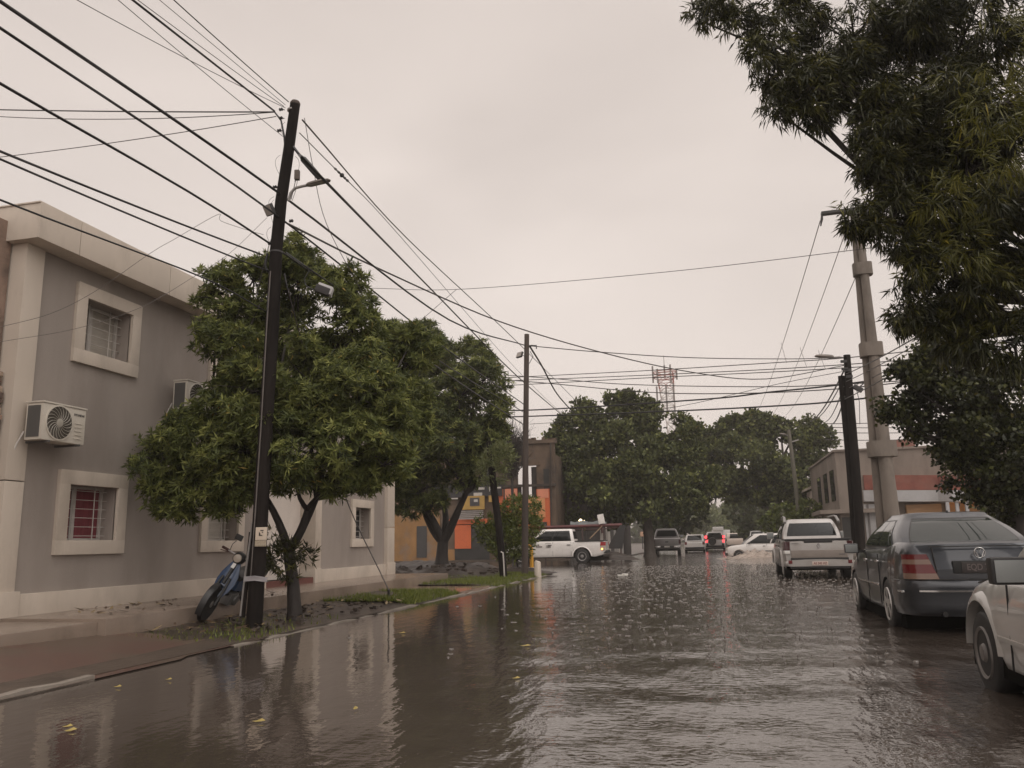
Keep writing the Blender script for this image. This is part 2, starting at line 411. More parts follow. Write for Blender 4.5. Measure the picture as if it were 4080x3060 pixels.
s = MB(); s.bx(-7.58, KX - 0.1, 18.1, 20.6, -0.1, 0.062); s.bx(-9.6, -7.58, 23.1, 24.6, -0.1, 0.1); struct('path', s, mat('flooded_path', (0.26, 0.185, 0.145), 0.10, 0.12, 1.0, bump=0.05, bscale=6))
def lot(x, y):
    e = min(1, max(0, (-6.2 - x) / 2)) * min(1, max(0, (y - 23.6) / 3)) * min(1, (36.9 - y) / 2 + 0.15)
    return 0.07 + e * (0.14 + 0.09 * math.sin(x * 1.3 + y * 0.9) + 0.09 * math.sin(x * 3.1 - y * 2.3) + 0.07 * math.sin(y * 5 + x))
M_dug = mat('dug_earth', (0.034, 0.025, 0.020), 0.5, 0.4, 5, bump=1.0, bscale=12, dirt=(0.058, 0.042, 0.032), dscale=2.5, damt=0.6)
strip('dirt_lot', KX - 0.3, -24, 24.4, 36.9, lambda x, y: lot(x, y) - 0.5 * min(1, max(0, (x + 9.9) / 0.8)) * min(1, max(0, (y - 28.4) / 0.8)), M_dug, 60, 44, 5)

def grass(name, label, x0, x1, y0, y1, n, zf, seed, h=0.07, edge=True):
    r = np.random.RandomState(seed)
    x = r.uniform(x0, x1, n); y = r.uniform(y0, y1, n)
    dens = np.sin(x * 2.1 + seed) + np.sin(y * 1.3 + 2 * seed) + np.sin(x * 5 + y * 3.1) * 0.6
    keep = dens + r.uniform(-1.2, 1.2, n) > -0.9; x, y = x[keep], y[keep]; n = len(x)
    a = r.uniform(0, 2 * PI, n); hh = h * r.uniform(0.5, 1.5, n); wd = 0.008 * r.uniform(0.7, 1.5, n)
    lx, ly = np.cos(a), np.sin(a); lean = r.normal(0, 0.35, (n, 2)) * hh[:, None]
    z = np.array([zf(p, q) for p, q in zip(x, y)])
    V = np.empty((n, 3, 3))
    V[:, 0] = np.stack([x - lx * wd, y - ly * wd, z - 0.01], 1); V[:, 1] = np.stack([x + lx * wd, y + ly * wd, z - 0.01], 1)
    V[:, 2] = np.stack([x + lean[:, 0], y + lean[:, 1], z + hh], 1)
    me = bpy.data.meshes.new(name); me.from_pydata(V.reshape(-1, 3).tolist(), [], np.arange(3 * n).reshape(n, 3).tolist())
    at = me.attributes.new('tone', 'FLOAT', 'POINT'); at.data.foreach_set('value', np.repeat(np.clip(r.normal(0.5, 0.25, n), 0, 0.93), 3).astype(np.float32))
    me.materials.append(M_grass); o = bpy.data.objects.new(name, me); COL.objects.link(o); tag(o, label, 'grass', kind='stuff')
M_grass = leaf_mat('grass_blades', (0.070, 0.095, 0.016), (0.140, 0.170, 0.032), (0.22, 0.235, 0.05), trans=0.3)
zg = lambda x, y: 0.012 + 0.075 * min(1, max(0, KX - x - 0.08) * 2.5) if y > 13 else 0.03
grass('grass', 'green grass strip between the mud and the flooded path', KX - 0.1, -7.5, 15.0, 18.1, 9000, zg, 1)
grass('grass', 'green grass verge beyond the flooded path, around the leaning post', KX - 0.05, -9.2, 20.6, 28.4, 16000, zg, 2)
grass('grass', 'sparse weeds at the foot of the near wooden pole', KX - 0.1, -7.4, 9.2, 12.5, 1100, zg, 4, 0.05)

# debris and fallen leaves
def leaf_litter():
    r = np.random.RandomState(11); s = MB()
    for i in range(420):
        t = r.rand()
        if t < 0.6: x, y, z = r.uniform(-7.5, KX - 0.2), r.uniform(9.5, 15.3), 0.10
        elif t < 0.85: x, y, z = r.uniform(-9.2, -7.6), r.uniform(9.5, 15), 0.296
        else: x, y, z = r.uniform(-9, -6), r.uniform(21, 26), 0.11
        a = r.uniform(0, 6.3); L = r.uniform(0.03, 0.09); W = L * 0.35; d = np.array([math.cos(a), math.sin(a), r.normal(0, 0.2)]); q = np.array([-math.sin(a), math.cos(a), r.normal(0, 0.2)])
        c = np.array([x, y, z + 0.01]); s.add([c - d * L, c + q * W, c + d * L, c - q * W], [(0, 1, 2, 3)], 0 if r.rand() < 0.7 else 1)
    o = s.build('leaf_litter', [mat('dead_leaf', (0.075, 0.045, 0.024), 0.5), mat('pale_dead_leaf', (0.22, 0.16, 0.08), 0.5)]); tag(o, 'brown leaf litter on the mud and the sidewalk edge', 'leaf litter', kind='stuff')
    s = MB()
    for i in range(380):                                # clods of dug earth and stones
        x, y = (r.uniform(-16, -6.2), r.uniform(25, 29.5)) if i < 300 else (r.uniform(-7.5, KX - 0.3), r.uniform(9.8, 15)); q = r.uniform(0.03, 0.10) * (1 if i < 300 else 0.45); z = (lot(x, y) if i < 300 else 0.06); P8 = [(x + q * r.uniform(.5, 1.2) * sx, y + q * r.uniform(.5, 1.2) * sy, z + q * .7 * r.uniform(.4, 1.1) * sz) for sz in (-1, 1) for sy in (-1, 1) for sx in (-1, 1)]
        s.add(P8, [(0, 2, 3, 1), (4, 5, 7, 6), (0, 1, 5, 4), (2, 6, 7, 3), (0, 4, 6, 2), (1, 3, 7, 5)])
    tag(s.build('earth_clods', M_mud), 'clods of dark earth scattered over the corner lot and the mud strip', 'clods', kind='stuff')
leaf_litter()
M_yleaf = mat('yellow_leaf', (0.30, 0.225, 0.06), 0.5)
wl = [((280, 2908), 0.065, 0.5, 'large yellow leaf floating nearest the lower left corner'), ((268, 2893), 0.06, 0.3, 'pale curled leaf floating just behind the large yellow leaf'), ((1030, 2872), 0.075, 0.2, 'yellow leaf floating low in the photo, left of centre'),
      ((1417, 2822), 0.06, 1.6, 'small upright yellow leaf floating in the dark reflection'), ((468, 2735), 0.06, 0.2, 'small pale leaf floating near the broken kerb'), ((671, 2706), 0.055, 0.1, 'small yellow leaf floating in front of the tiled drive'),
      ((2093, 2572), 0.10, 0.1, 'yellow leaf floating in the rippled middle of the street'), ((2055, 2701), 0.06, 0.2, 'tiny yellow leaf floating on the wave crest'), ((1601, 2521), 0.08, 0.1, 'yellow leaf floating at the edge of the house reflection')]
for (p, L, a, lab) in wl:
    c = G(p[0], p[1], 0.012); s = MB(); L *= 0.62; d = np.array([math.cos(a), math.sin(a), 0.03]); q = np.array([-math.sin(a), math.cos(a), 0.1])
    s.grid([[c - d * L, c - d * L], [c - d * L * 0.3 - q * L * 0.35, c - d * L * 0.3 + q * L * 0.35], [c + d * L * 0.4 - q * L * 0.3, c + d * L * 0.4 + q * L * 0.3 + np.array([0, 0, 0.012])], [c + d * L, c + d * L + np.array([0, 0, 0.002])]])
    tag(s.build('floating_leaf', M_yleaf), lab, 'leaf', 'yellow leaves floating on the water')
c = G(2480, 2292, 0.02); s = MB(); s.box(c, (0.32, 0.22, 0.03), 0.2); s.box(c + np.array([0.08, 0, 0.03]), (0.15, 0.18, 0.04), 0.5)
tag(s.build('floating_litter', mat('white_plastic', (0.7, 0.67, 0.62), 0.4), bevel=0.008), 'white scrap of plastic floating in the middle of the flooded street', 'litter')
# ================================================================== BUILDINGS
M_grey = mat('grey_plaster', (0.305, 0.263, 0.232), 0.75, 0.12, 1.3, bump=0.25, bscale=120, dirt=(0.235, 0.198, 0.172), dscale=0.9, damt=0.6, stretch=(1, 1, 0.3))
M_trim = mat('pale_plaster_trim', (0.55, 0.475, 0.40), 0.6, 0.08, 1.4, bump=0.12, bscale=90, dirt=(0.37, 0.315, 0.26), dscale=1.3, damt=0.6, stretch=(1, 1, 0.4))
M_white = mat('white_painted_metal', (0.50, 0.465, 0.43), 0.35, 0.05, 3)
M_dark = mat('dark_interior', (0.03, 0.028, 0.026), 0.6, 0.2)
M_maroon = mat('maroon_curtain', (0.20, 0.045, 0.055), 0.7, 0.2, 5, stretch=(1, 9, 0.6))
M_paleblind = mat('pale_blind', (0.42, 0.38, 0.33), 0.5, 0.12, 6, stretch=(1, 1, 9))
M_glass = mat('window_glass', (0.03, 0.03, 0.03), 0.06, 0.3, 1.5, spec=0.5)
M_conc2 = mat('stained_concrete', (0.22, 0.18, 0.15), 0.75, 0.12, 1.2, bump=0.25, bscale=50, dirt=(0.125, 0.10, 0.082), dscale=0.45, damt=0.8, stretch=(1, 1, 0.45))

def facade(s, xf, y0, y1, z0, z1, ops, depth, mi=0, mr=0):
    """wall in the plane x = xf facing +x, with rectangular openings and their reveals"""
    ye = sorted({y0, y1, *[o[0] for o in ops], *[o[1] for o in ops]}); ze = sorted({z0, z1, *[o[2] for o in ops], *[o[3] for o in ops]})
    for a, b in zip(ye, ye[1:]):
        for c, d in zip(ze, ze[1:]):
            if any(o[0] <= a and b <= o[1] and o[2] <= c and d <= o[3] for o in ops): continue
            s.add([(xf, a, c), (xf, b, c), (xf, b, d), (xf, a, d)], [(0, 1, 2, 3)], mi)
    for (a, b, c, d) in ops:
        q = xf - depth
        s.add([(xf, a, c), (xf, b, c), (xf, b, d), (xf, a, d), (q, a, c), (q, b, c), (q, b, d), (q, a, d)], [(0, 1, 5, 4), (1, 2, 6, 5), (2, 3, 7, 6), (3, 0, 4, 7)], mr)

house = thing('grey_house', 'grey plastered two-storey house with pale window surrounds and an overhanging pale cornice', 'house', (-9.3, 9.0, 0.25))
XF = -9.3
wins = [(10.28, 11.31, 1.30, 2.12), (13.77, 14.80, 1.28, 2.12), (20.36, 21.36, 1.30, 2.13), (10.33, 11.36, 4.18, 5.01), (13.8, 14.8, 4.18, 5.01)]
door = (15.9, 18.05, 0.42, 3.0)
s = MB(); facade(s, XF, 9.43, 22.44, 0.25, 5.49, wins + [door], 0.34)
s.bx(-17, XF - 0.40, 9.16, 22.9, 0.2, 5.44)
s.build('wall', M_grey, house, world=True)
# groove lines in the pale corner strip
s = MB(); s.bx(-16, -9.25, 9.1, 9.43, 2.11, 5.477); s.bx(-16, -9.25, 9.1, 9.43, 0.62, 2.095); s.build('pilaster', M_trim, house, bevel=0.006, world=True)
s = MB(); s.bx(-9.6, -9.20, 22.44, 22.98, 0.62, 1.62); s.bx(-9.6, -9.20, 22.44, 22.98, 1.635, 5.40); s.build('pilaster', M_trim, house, bevel=0.006, world=True)
s = MB(); s.bx(-9.63, -9.22, 18.03, 18.34, 0.62, 3.2); s.build('pilaster', M_trim, house, bevel=0.006, world=True)
s = MB(); s.bx(-9.6, -9.235, 9.49, 15.9, 0.2, 0.58); s.bx(-9.6, -9.235, 18.34, 22.44, 0.2, 0.58); s.bx(-9.6, -9.18, 22.40, 23.02, 0.2, 0.62); s.bx(-16, -9.21, 9.08, 9.49, 0.2, 0.62); s.bx(-9.6, -9.20, 18.03, 18.34, 0.2, 0.62); s.build('plinth', M_trim, house, bevel=0.008, world=True)
s = MB()
cuts = [8.97, 9.75, 11.85, 14.05, 16.15, 18.35, 20.55, 23.05]
for a, b in zip(cuts, cuts[1:]): s.bx(-8.95, -17, a + 0.006, b - 0.006, 5.48, 6.0)
s.bx(-8.96, -17, 8.96, 23.06, 6.0, 6.022)
s.build('cornice', M_trim, house, bevel=0.004, world=True)
s = MB(); s.bx(-9.66, -9.63, 15.9, 18.05, 0.42, 2.55); s.bx(-9.64, -9.60, 16.3, 17.1, 0.42, 2.5); s.build('entrance_panel', mat('white_gate_panel', (0.66, 0.59, 0.53), 0.5, 0.06), house, world=True)
s = MB(); s.bx(-9.64, -9.25, 15.92, 18.03, 0.25, 0.42); s.build('door_step', mat('red_tile_step', (0.14, 0.05, 0.04), 0.3, 0.2), house, world=True)
def house_window(y0, y1, z0, z1, back, up):
    s = MB(); b = 0.21; p = 0.055
    for (a, c, d, e) in ((y0 - b, y1 + b, z1, z1 + b), (y0 - b, y1 + b, z0 - b, z0), (y0 - b, y0, z0, z1), (y1, y1 + b, z0, z1)):
        s.bx(XF - 0.02, XF + p, a, c, d, e)
    o = s.build('window', M_trim, house, bevel=0.005, world=True)
    s = MB(); s.bx(XF - 0.31, XF - 0.30, y0, y1, z0, z1); q = s.build('pane', back, house, world=True); q.parent = o
    s = MB(); t = 0.035; ym = y0 + (y1 - y0) * 0.42
    for (a, c, d, e) in ((y0, y1, z1 - t, z1), (y0, y1, z0, z0 + t), (y0, y0 + t, z0 + t, z1 - t), (y1 - t, y1, z0 + t, z1 - t), (ym - 0.03, ym + 0.03, z0 + t, z1 - t)):
        s.bx(XF - 0.29, XF - 0.25, a, c, d, e)
    q = s.build('window_frame', M_white, house, world=True); q.parent = o
    s = MB(); n = 6
    for i in range(n):
        z = z0 + (z1 - z0) * (i + 0.5) / n; s.bx(XF - 0.185, XF - 0.170, y0, y1, z - 0.0042, z + 0.0042)
    for y in (y0 + 0.28, y1 - 0.28): s.bx(XF - 0.168, XF - 0.155, y - 0.005, y + 0.005, z0, z1)
    q = s.build('grille', M_white, house, world=True); q.parent = o
for i, wn in enumerate(wins): house_window(*wn, [M_maroon, M_paleblind, M_glass, M_paleblind, M_glass][i], i > 2)

# air conditioners hanging on brackets
M_acw = mat('ac_white', (0.56, 0.51, 0.44), 0.4, 0.05, 4, dirt=(0.45, 0.40, 0.33), dscale=3, damt=0.3)
M_acd = mat('ac_grille_dark', (0.09, 0.085, 0.08), 0.5, 0.1)
def aircon(label, y0, z0, text):
    W, Hh, D = 0.80, 0.53, 0.28; x1 = XF + 0.40
    t = thing('air_conditioner', label, 'air conditioner', (x1 - D / 2, y0 + W / 2, z0), 0, 'air conditioners on the grey wall')
    s = MB(); s.bx(x1 - D, x1, y0, y0 + W, z0, z0 + Hh - 0.015); s.build('casing', M_acw, t, bevel=0.018, world=True)
    s = MB(); s.bx(x1 - D - 0.012, x1 + 0.012, y0 - 0.012, y0 + W + 0.012, z0 + Hh - 0.015, z0 + Hh + 0.012); s.build('top_cover', M_acw, t, bevel=0.012, world=True)
    s = MB(); s.bx(x1 - D + 0.03, x1 - 0.04, y0 - 0.006, y0 + 0.01, z0 + 0.04, z0 + Hh - 0.05); s.build('coil', M_acd, t, world=True)
    cy, cz, R = y0 + 0.30, z0 + 0.265, 0.232
    s = MB(); s.lathe([(R + 0.02, 0), (R + 0.02, 0.012), (R, 0.014), (R, 0.0)], 40, (x1, cy, cz), 'x', cap=False); s.build('fan_rim', M_acw, t, smooth=30, world=True)
    s = MB(); s.lathe([(R, 0.001), (R, 0.006)], 40, (x1, cy, cz), 'x', 0); s.build('fan_opening', mat('ac_recess', (0.085, 0.075, 0.062), 0.7, spec=0.1), t, world=True)
    s = MB()
    for k in range(20):
        a0 = 2 * PI * k / 20; pts = []
        for q in range(5):
            r = 0.055 + (R - 0.055) * q / 4; a = a0 + 0.55 * (q / 4) ** 1.4; pts.append((x1 + 0.014, cy + r * math.cos(a), cz + r * math.sin(a)))
        s.tube(pts, 0.0042, 4)
    s.lathe([(0.058, 0.008), (0.058, 0.018), (0.04, 0.022)], 20, (x1, cy, cz), 'x')
    s.build('fan_guard', mat('ac_guard', (0.36, 0.33, 0.28), 0.5, 0.05), t, smooth=40, world=True)
    s = MB()
    for k in range(5): s.bx(x1, x1 + 0.008, y0 + 0.59, y0 + 0.73, z0 + 0.07 + k * 0.055, z0 + 0.085 + k * 0.055)
    s.build('louvre', M_acw, t, bevel=0.003, world=True)
    text_mesh('lettering', text, 0.045, (x1 + 0.002, y0 + 0.665, z0 + 0.42), (0, 1, 0), (0, 0, 1), M_acd, t, 0.002, True, bold=0.0015)
    for y in (y0 + 0.12, y0 + 0.68): s = MB(); s.bar((XF + 0.01, y, z0 - 0.015), (x1 + 0.03, y, z0 - 0.015), 0.035, 0.03); s.build('bracket', M_acd, t, world=True)
    s = MB(); s.tube([(XF + 0.12, y0 - 0.01, z0 + 0.12), (XF + 0.06, y0 - 0.05, z0 - 0.05), (XF + 0.02, y0 - 0.08, z0 - 0.22)], 0.012); s.build('drain_pipe', M_white, t, world=True)
p = aX(345, 1632, XF + 0.40); aircon('white air conditioner unit above the maroon-curtained window', p[1] - 0.80, p[2] - 0.53, 'HYUNDAI')
p = aX(748, 1512, XF + 0.40); aircon('white air conditioner unit half hidden by the leaves of the near tree', p[1], p[2] - 0.53, 'HYUNDAI')

# old neighbour house at the photo's left edge
nb = thing('neighbour_house', 'weathered old brown house with stone cladding at the left edge', 'house', (-9.4, 6, 0.2))
s = MB(); s.bx(-17, -9.50, 2.0, 9.07, 0.2, 5.78); s.build('wall', mat('peeling_brown_plaster', (0.24, 0.165, 0.125), 0.8, 0.3, 2.5, bump=0.5, bscale=20, dirt=(0.09, 0.065, 0.05), dscale=1.6, damt=0.85), nb, world=True)
s = MB(); r = random.Random(2); y = 2.0
for k in range(26):
    L = r.uniform(0.2, 0.34); s.bx(-9.9, -9.46 + r.uniform(-.03, .03), y, y + L - 0.015, 5.78, 5.86 + r.uniform(0, 0.05)); y += L
    if y > 8.6: break
s.build('parapet_bricks', mat('old_brick', (0.20, 0.10, 0.075), 0.8, 0.3, 6), nb, bevel=0.008, world=True)
s = MB(); z = 0.25
while z < 3.55:
    h = r.uniform(0.05, 0.11); y = 2.0
    while y < 9.05:
        L = r.uniform(0.2, 0.6); y2 = min(y + L, 9.07); s.bx(-9.7, -9.40 + r.uniform(-.04, .05), y, y2 - 0.008, z, z + h - 0.006, r.choice([0, 0, 1, 2])); y = y2
    z += h
s.build('stone_cladding', [mat('ledge_stone', (0.23, 0.15, 0.11), 0.7, 0.4, 8, bump=0.5), mat('ledge_stone_pale', (0.36, 0.27, 0.20), 0.7, 0.3, 8, bump=0.5), mat('ledge_stone_dark', (0.11, 0.075, 0.06), 0.7, 0.4, 8, bump=0.5)], nb, bevel=0.006, world=True, segs=1)

# ---------------- burnt corner building beyond the crossing (orange and brown)
YB = 50.0
def P(x, y, dy=0): return aY(x, y, YB + dy)
def rect(s, x0, y0, x1, y1, dy, t=0.06, mi=0):
    a, b = P((x0 + x1) / 2, y0, dy), P((x0 + x1) / 2, y1, dy); l, r_ = P(x0, (y0 + y1) / 2, dy), P(x1, (y0 + y1) / 2, dy)
    s.bx(l[0], r_[0], YB + dy, YB + dy + t, b[2], a[2], mi)
ob = thing('corner_shop_building', 'burnt brown corner building with bright orange painted front and a ruined upper floor', 'building', (-14, YB, 0))
M_burnt = mat('scorched_brown_wall', (0.125, 0.085, 0.058), 0.8, 0.3, 1.5, bump=0.4, bscale=20, dirt=(0.05, 0.040, 0.034), dscale=0.5, damt=0.9)
M_soot0 = mat('sooty_trim', (0.055, 0.042, 0.034), 0.8, 0.3, 3)
M_ochre = mat('peeling_ochre_wall', (0.27, 0.145, 0.055), 0.75, 0.25, 1.2, bump=0.3, bscale=20, dirt=(0.20, 0.16, 0.135), dscale=0.7, damt=0.85)
M_or = mat('orange_paint', (0.60, 0.135, 0.045), 0.55, 0.12, 1.5, dirt=(0.40, 0.09, 0.04), dscale=1.5, damt=0.5)
M_peach = mat('peach_paint', (0.62, 0.27, 0.115), 0.55, 0.1, 1.5)
M_salmon = mat('salmon_paint', (0.66, 0.25, 0.15), 0.6, 0.1, 1.5)
xl, xr = P(1500, 2200)[0], P(2215, 2000)[0]
zroof = P(2050, 1772)[2]; zmid = P(2050, 1945)[2]
op = [P(2062, 1985)[0], P(2140, 1985)[0], P(2100, 1982)[2], P(2100, 1855)[2]]
s = MB()
# upper wall with a see-through window opening
s.bx(xl, op[0], YB, YB + 0.3, 0, zroof); s.bx(op[1], xr, YB, YB + 0.3, 0, zroof); s.bx(op[0], op[1], YB, YB + 0.3, 0, op[2]); s.bx(op[0], op[1], YB, YB + 0.3, op[3], zroof)
s.bx(xr - 0.3, xr, YB + 0.3, YB + 9, 0, zroof * 0.9); s.bx(xl, xl + 0.3, YB + 0.3, YB + 9, 0, zroof)
s.build('wall', M_burnt, ob, world=True)
s = MB(); s.bx(xl - 0.1, xr + 0.12, YB - 0.14, YB + 0.4, zroof, zroof + 0.22); s.build('cornice', M_burnt, ob, world=True)
s = MB(); s.bx(xl - 0.05, xr + 0.06, YB - 0.10, YB - 0.002, zmid + 0.05, zmid + 0.2); s.build('string_course', M_soot0, ob, world=True)
for q4 in ((1930, 1850, 1975, 1940), (2166, 1868, 2188, 1950)): s = MB(); rect(s, *q4, -0.012, 0.02); s.build('upper_opening', M_dark, ob, world=True)
s = MB(); rect(s, 2052, 1846, 2150, 1855, -0.09, 0.08); s.build('lintel', M_burnt, ob, world=True)
for x in (2010, 2196): a = P(x, 2150); b = P(x, 1800); s = MB(); s.tube([(a[0], YB - 0.1, 0), (b[0], YB - 0.1, zroof)], 0.05, 6); s.build('downpipe', M_soot0, ob, world=True)
s = MB(); rr = random.Random(9)
for k in range(30): x = rr.uniform(xl, xr - 0.3); s.bx(x, x + rr.uniform(.15, .5), YB - 0.05, YB + 0.25, zroof + 0.22, zroof + 0.22 + rr.uniform(.05, .25))
s.build('broken_parapet', M_burnt, ob, world=True)
s = MB(); rect(s, 1500, 2000, 1752, 2196, -0.06); rect(s, 1500, 2192, 1815, 2250, -0.065); s.build('ochre_wall', M_ochre, ob, world=True)
s = MB(); rect(s, 1985, 1948, 2062, 2060, -0.07); rect(s, 2140, 1948, 2192, 2150, -0.07); rect(s, 2062, 1986, 2140, 2110, -0.07); rect(s, 1770, 2068, 1985, 2088, -0.09); s.build('painted_front', M_or, ob, world=True)
s = MB(); rect(s, 2050, 1985, 2172, 2062, -0.10, 0.03); s.build('peach_panel', M_peach, ob, world=True)
for q4 in ((2004, 1948, 2060, 1984), (2141, 1948, 2186, 1984)): s = MB(); rect(s, *q4, -0.10, 0.03); s.build('salmon_band', M_salmon, ob, world=True)
s = MB(); rect(s, 1660, 2096, 1700, 2222, -0.10, 0.05); s.build('dark_door', mat('charcoal_door', (0.05, 0.047, 0.047), 0.5), ob, world=True)
s = MB(); rect(s, 1812, 2092, 1876, 2186, -0.14, 0.08); s.build('orange_door_panel', M_or, ob, world=True)
for q4 in ((1812, 2187, 1950, 2236, -.09), (1877, 2092, 1950, 2186, -.09), (2150, 2080, 2180, 2150, -.11)): s = MB(); rect(s, *q4, 0.03); s.build('shopfront_opening', M_dark, ob, world=True)
s = MB(); rect(s, 1720, 1925, 2000, 1980, -0.20, 0.1); s.build('sign_board', mat('black_sign', (0.035, 0.032, 0.034), 0.4), ob, world=True)
s = MB(); rect(s, 1842, 1976, 1930, 2030, -0.24, 0.1); rect(s, 1947, 1974, 1966, 2000, -0.24, 0.1); b = s.build('sign_panel', mat('ochre_sign', (0.42, 0.26, 0.07), 0.5), ob, world=True)
s = MB(); rect(s, 1872, 1983, 1910, 2016, -0.26, 0.03); q = s.build('sign_screen', mat('dark_grey_sign', (0.06, 0.055, 0.058), 0.35), ob, world=True); q.parent = b
M_let = mat('pale_sign_lettering', (0.52, 0.48, 0.44), 0.5)
for q4 in ((1906, 1942, 1930, 1951, -.23), (1887, 1963, 1921, 1975, -.23), (1888, 1990, 1903, 2000, -.275), (1978, 1940, 1996, 1946, -.23), (1798, 1984, 1824, 1989, -.23)): s = MB(); rect(s, *q4, 0.02); s.build('sign_strip', M_let, ob, world=True)
a = P(1954, 1950, -0.22); text_mesh('lettering', 'P', 0.42, a, (1, 0, 0), (0, 0, 1), M_let, ob, 0.01, True)
s = MB()
for k in range(5):
    y = 2034 + k * 7.5; rect(s, 1836 - k * 2, y, 1925, y + 4.5, -0.2 - k * 0.06, 0.05)
s.build('louvred_awning', mat('grey_corrugated', (0.33, 0.30, 0.28), 0.4, 0.2, 3), ob, world=True)
s = MB(); rect(s, 2098, 1872, 2106, 1983, 0.05, 0.05); rect(s, 2118, 1860, 2139, 1983, 0.07, 0.05); rect(s, 2062, 1930, 2078, 1983, 0.07, 0.05); s.build('broken_shutter', mat('charred_wood', (0.035, 0.028, 0.025), 0.8), ob, world=True)

# dark scorched party wall behind the big tree
db = thing('ruined_house', 'soot-dark two-storey ruin beside the orange front, behind the pipe frame', 'building', (-6, 53, 0))
M_soot = mat('soot_wall', (0.070, 0.058, 0.052), 0.85, 0.35, 0.8, bump=0.3, dirt=(0.03, 0.026, 0.024), dscale=0.4, damt=0.8)
x0, x1 = xr + 0.15, -5.9
s = MB(); s.bx(x0, x1, 53, 60, 0, 6.2); s.build('wall', M_soot, db, world=True)
s = MB()
for (xa, za) in ((-9.0, 3.9), (-7.4, 3.9), (-9.0, 0.8)): s = MB(); s.bx(xa, xa + 0.9, 52.94, 53.1, za, za + 1.5); s.build('window', M_dark, db, world=True)
s = MB(); s.bx(x0 + 0.2, x0 + 1.4, 52.6, 53, 2.9, 3.4); s.build('balcony_slab', M_soot, db, world=True)
# yard frame of pipes and sheets at the street corner
yf = 46.0
def Q(x, y, Y=yf): return aY(x, y, Y)
t = thing('pipe_frame', 'rusty maroon pipe frame above the white double-cab pickup', 'frame', Q(2300, 2195))
s = MB(); s.tube([Q(2150, 2102), Q(2300, 2097), Q(2478, 2091)], 0.085, 8); s.build('beam', mat('maroon_pipe', (0.10, 0.026, 0.026), 0.45, 0.3, 4), t, world=True)
s = MB(); s.tube([Q(2165, 2112), Q(2400, 2108), Q(2470, 2101)], 0.03, 6); s.tube([Q(2395, 2078), Q(2400, 2125)], 0.06, 6); s.build('lower_rail', mat('maroon_pipe_dark', (0.07, 0.025, 0.025), 0.5), t, world=True)
for x in (2170, 2320, 2405, 2470):
    s = MB(); g = Q(x, 2100); s.tube([(g[0], yf, 0), (g[0], yf, g[2])], 0.05, 6); s.build('post', mat('rusty_post', (0.07, 0.045, 0.04), 0.6), t, world=True)
s = MB(); s.bar(Q(2350, 2146), Q(2400, 2095), 0.16, 0.05); s.build('plank', mat('raw_plank', (0.33, 0.23, 0.15), 0.7), t, world=True)
t = thing('sheet_fence', 'fence of weathered upright metal sheets behind the pickup bed', 'fence', Q(2430, 2200))
r = random.Random(4)
mts = [mat('zinc_sheet', (0.32, 0.30, 0.28), 0.4, 0.2, 3), mat('zinc_sheet_dark', (0.10, 0.095, 0.09), 0.5, 0.2, 3), mat('whitish_sheet', (0.48, 0.44, 0.40), 0.5, 0.2, 3)]
x = 2270
while x < 2472:
    wd = r.uniform(6, 14); a = Q(x, 2110, yf + 0.7); b = Q(x + wd - 1, 2110, yf + 0.7); s = MB()
    dark = x < 2385
    s.bx(a[0], b[0], yf + 0.7 + r.uniform(0, 0.05), yf + 0.76, 0, a[2] * r.uniform(0.86, 1.12) if not dark else a[2] * 0.95)
    s.build('sheet', mts[1] if dark else r.choice(mts), t, world=True); x += wd
s = MB(); s.prism([Q(2418, 2186, 45.2), Q(2470, 2092, 45.2), Q(2492, 2092, 45.2), Q(2480, 2186, 45.2)], (0, 0.06, 0)); tag(s.build('leaning_sheet', mat('black_sheet', (0.03, 0.028, 0.028), 0.5)), 'black sheet leaning at the right end of the metal fence', 'sheet')
s = MB()
for i in range(9):
    pa = Q(2272 + i * 18, 2078 + 4 * math.sin(i * 1.7), 46.4); pb = Q(2272 + i * 18, 2092, 46.0)
    s.v += [tuple(pa), tuple(pb)]
    if i: k = len(s.v); s.f.append((k - 4, k - 3, k - 1, k - 2)); s.m.append(0)
o = s.build('tarpaulin', mat('grey_tarp', (0.12, 0.13, 0.13), 0.5, 0.3, 4, bump=0.4)); so_ = o.modifiers.new('thickness', 'SOLIDIFY'); so_.thickness = 0.02
tag(o, 'crumpled grey tarpaulin lying over the pipe frame', 'tarpaulin')
s = MB(); a = Q(2395, 2068, 45.9); s.obox(a, (0.17, 0, 0.03), (0, 0.06, 0), (-0.04, 0, 0.26)); tag(s.build('notice_board', mat('white_panel_paint', (0.72, 0.68, 0.64), 0.5), bevel=0.02), 'small white rounded board standing up above the pipe frame', 'board')
M_lampE = emis('warm_lamp_glow', (1.0, 0.78, 0.45), 6)
for (x, y, rr, lab) in ((2313, 2075, 0.10, 'larger of the two warm lamps glowing above the pipe frame'), (2327, 2077, 0.06, 'smaller of the two warm lamps glowing above the pipe frame')):
    c = Q(x, y, 46.6); t = thing('yard_lamp', lab, 'lamp', c, 0, 'lamps lit over the pipe frame')
    s = MB(); s.lathe([(rr * 0.2, -rr), (rr * 0.75, -rr * 0.7), (rr, 0), (rr * 0.7, rr * 0.7), (rr * 0.2, rr)], 10, c); s.build('bulb', M_lampE, t, smooth=60, world=True)
    s = MB(); s.tube([c + [0, 0, rr], c + [0, 0.3, rr + 0.06]], 0.025, 6); s.build('arm', M_dark, t, world=True)

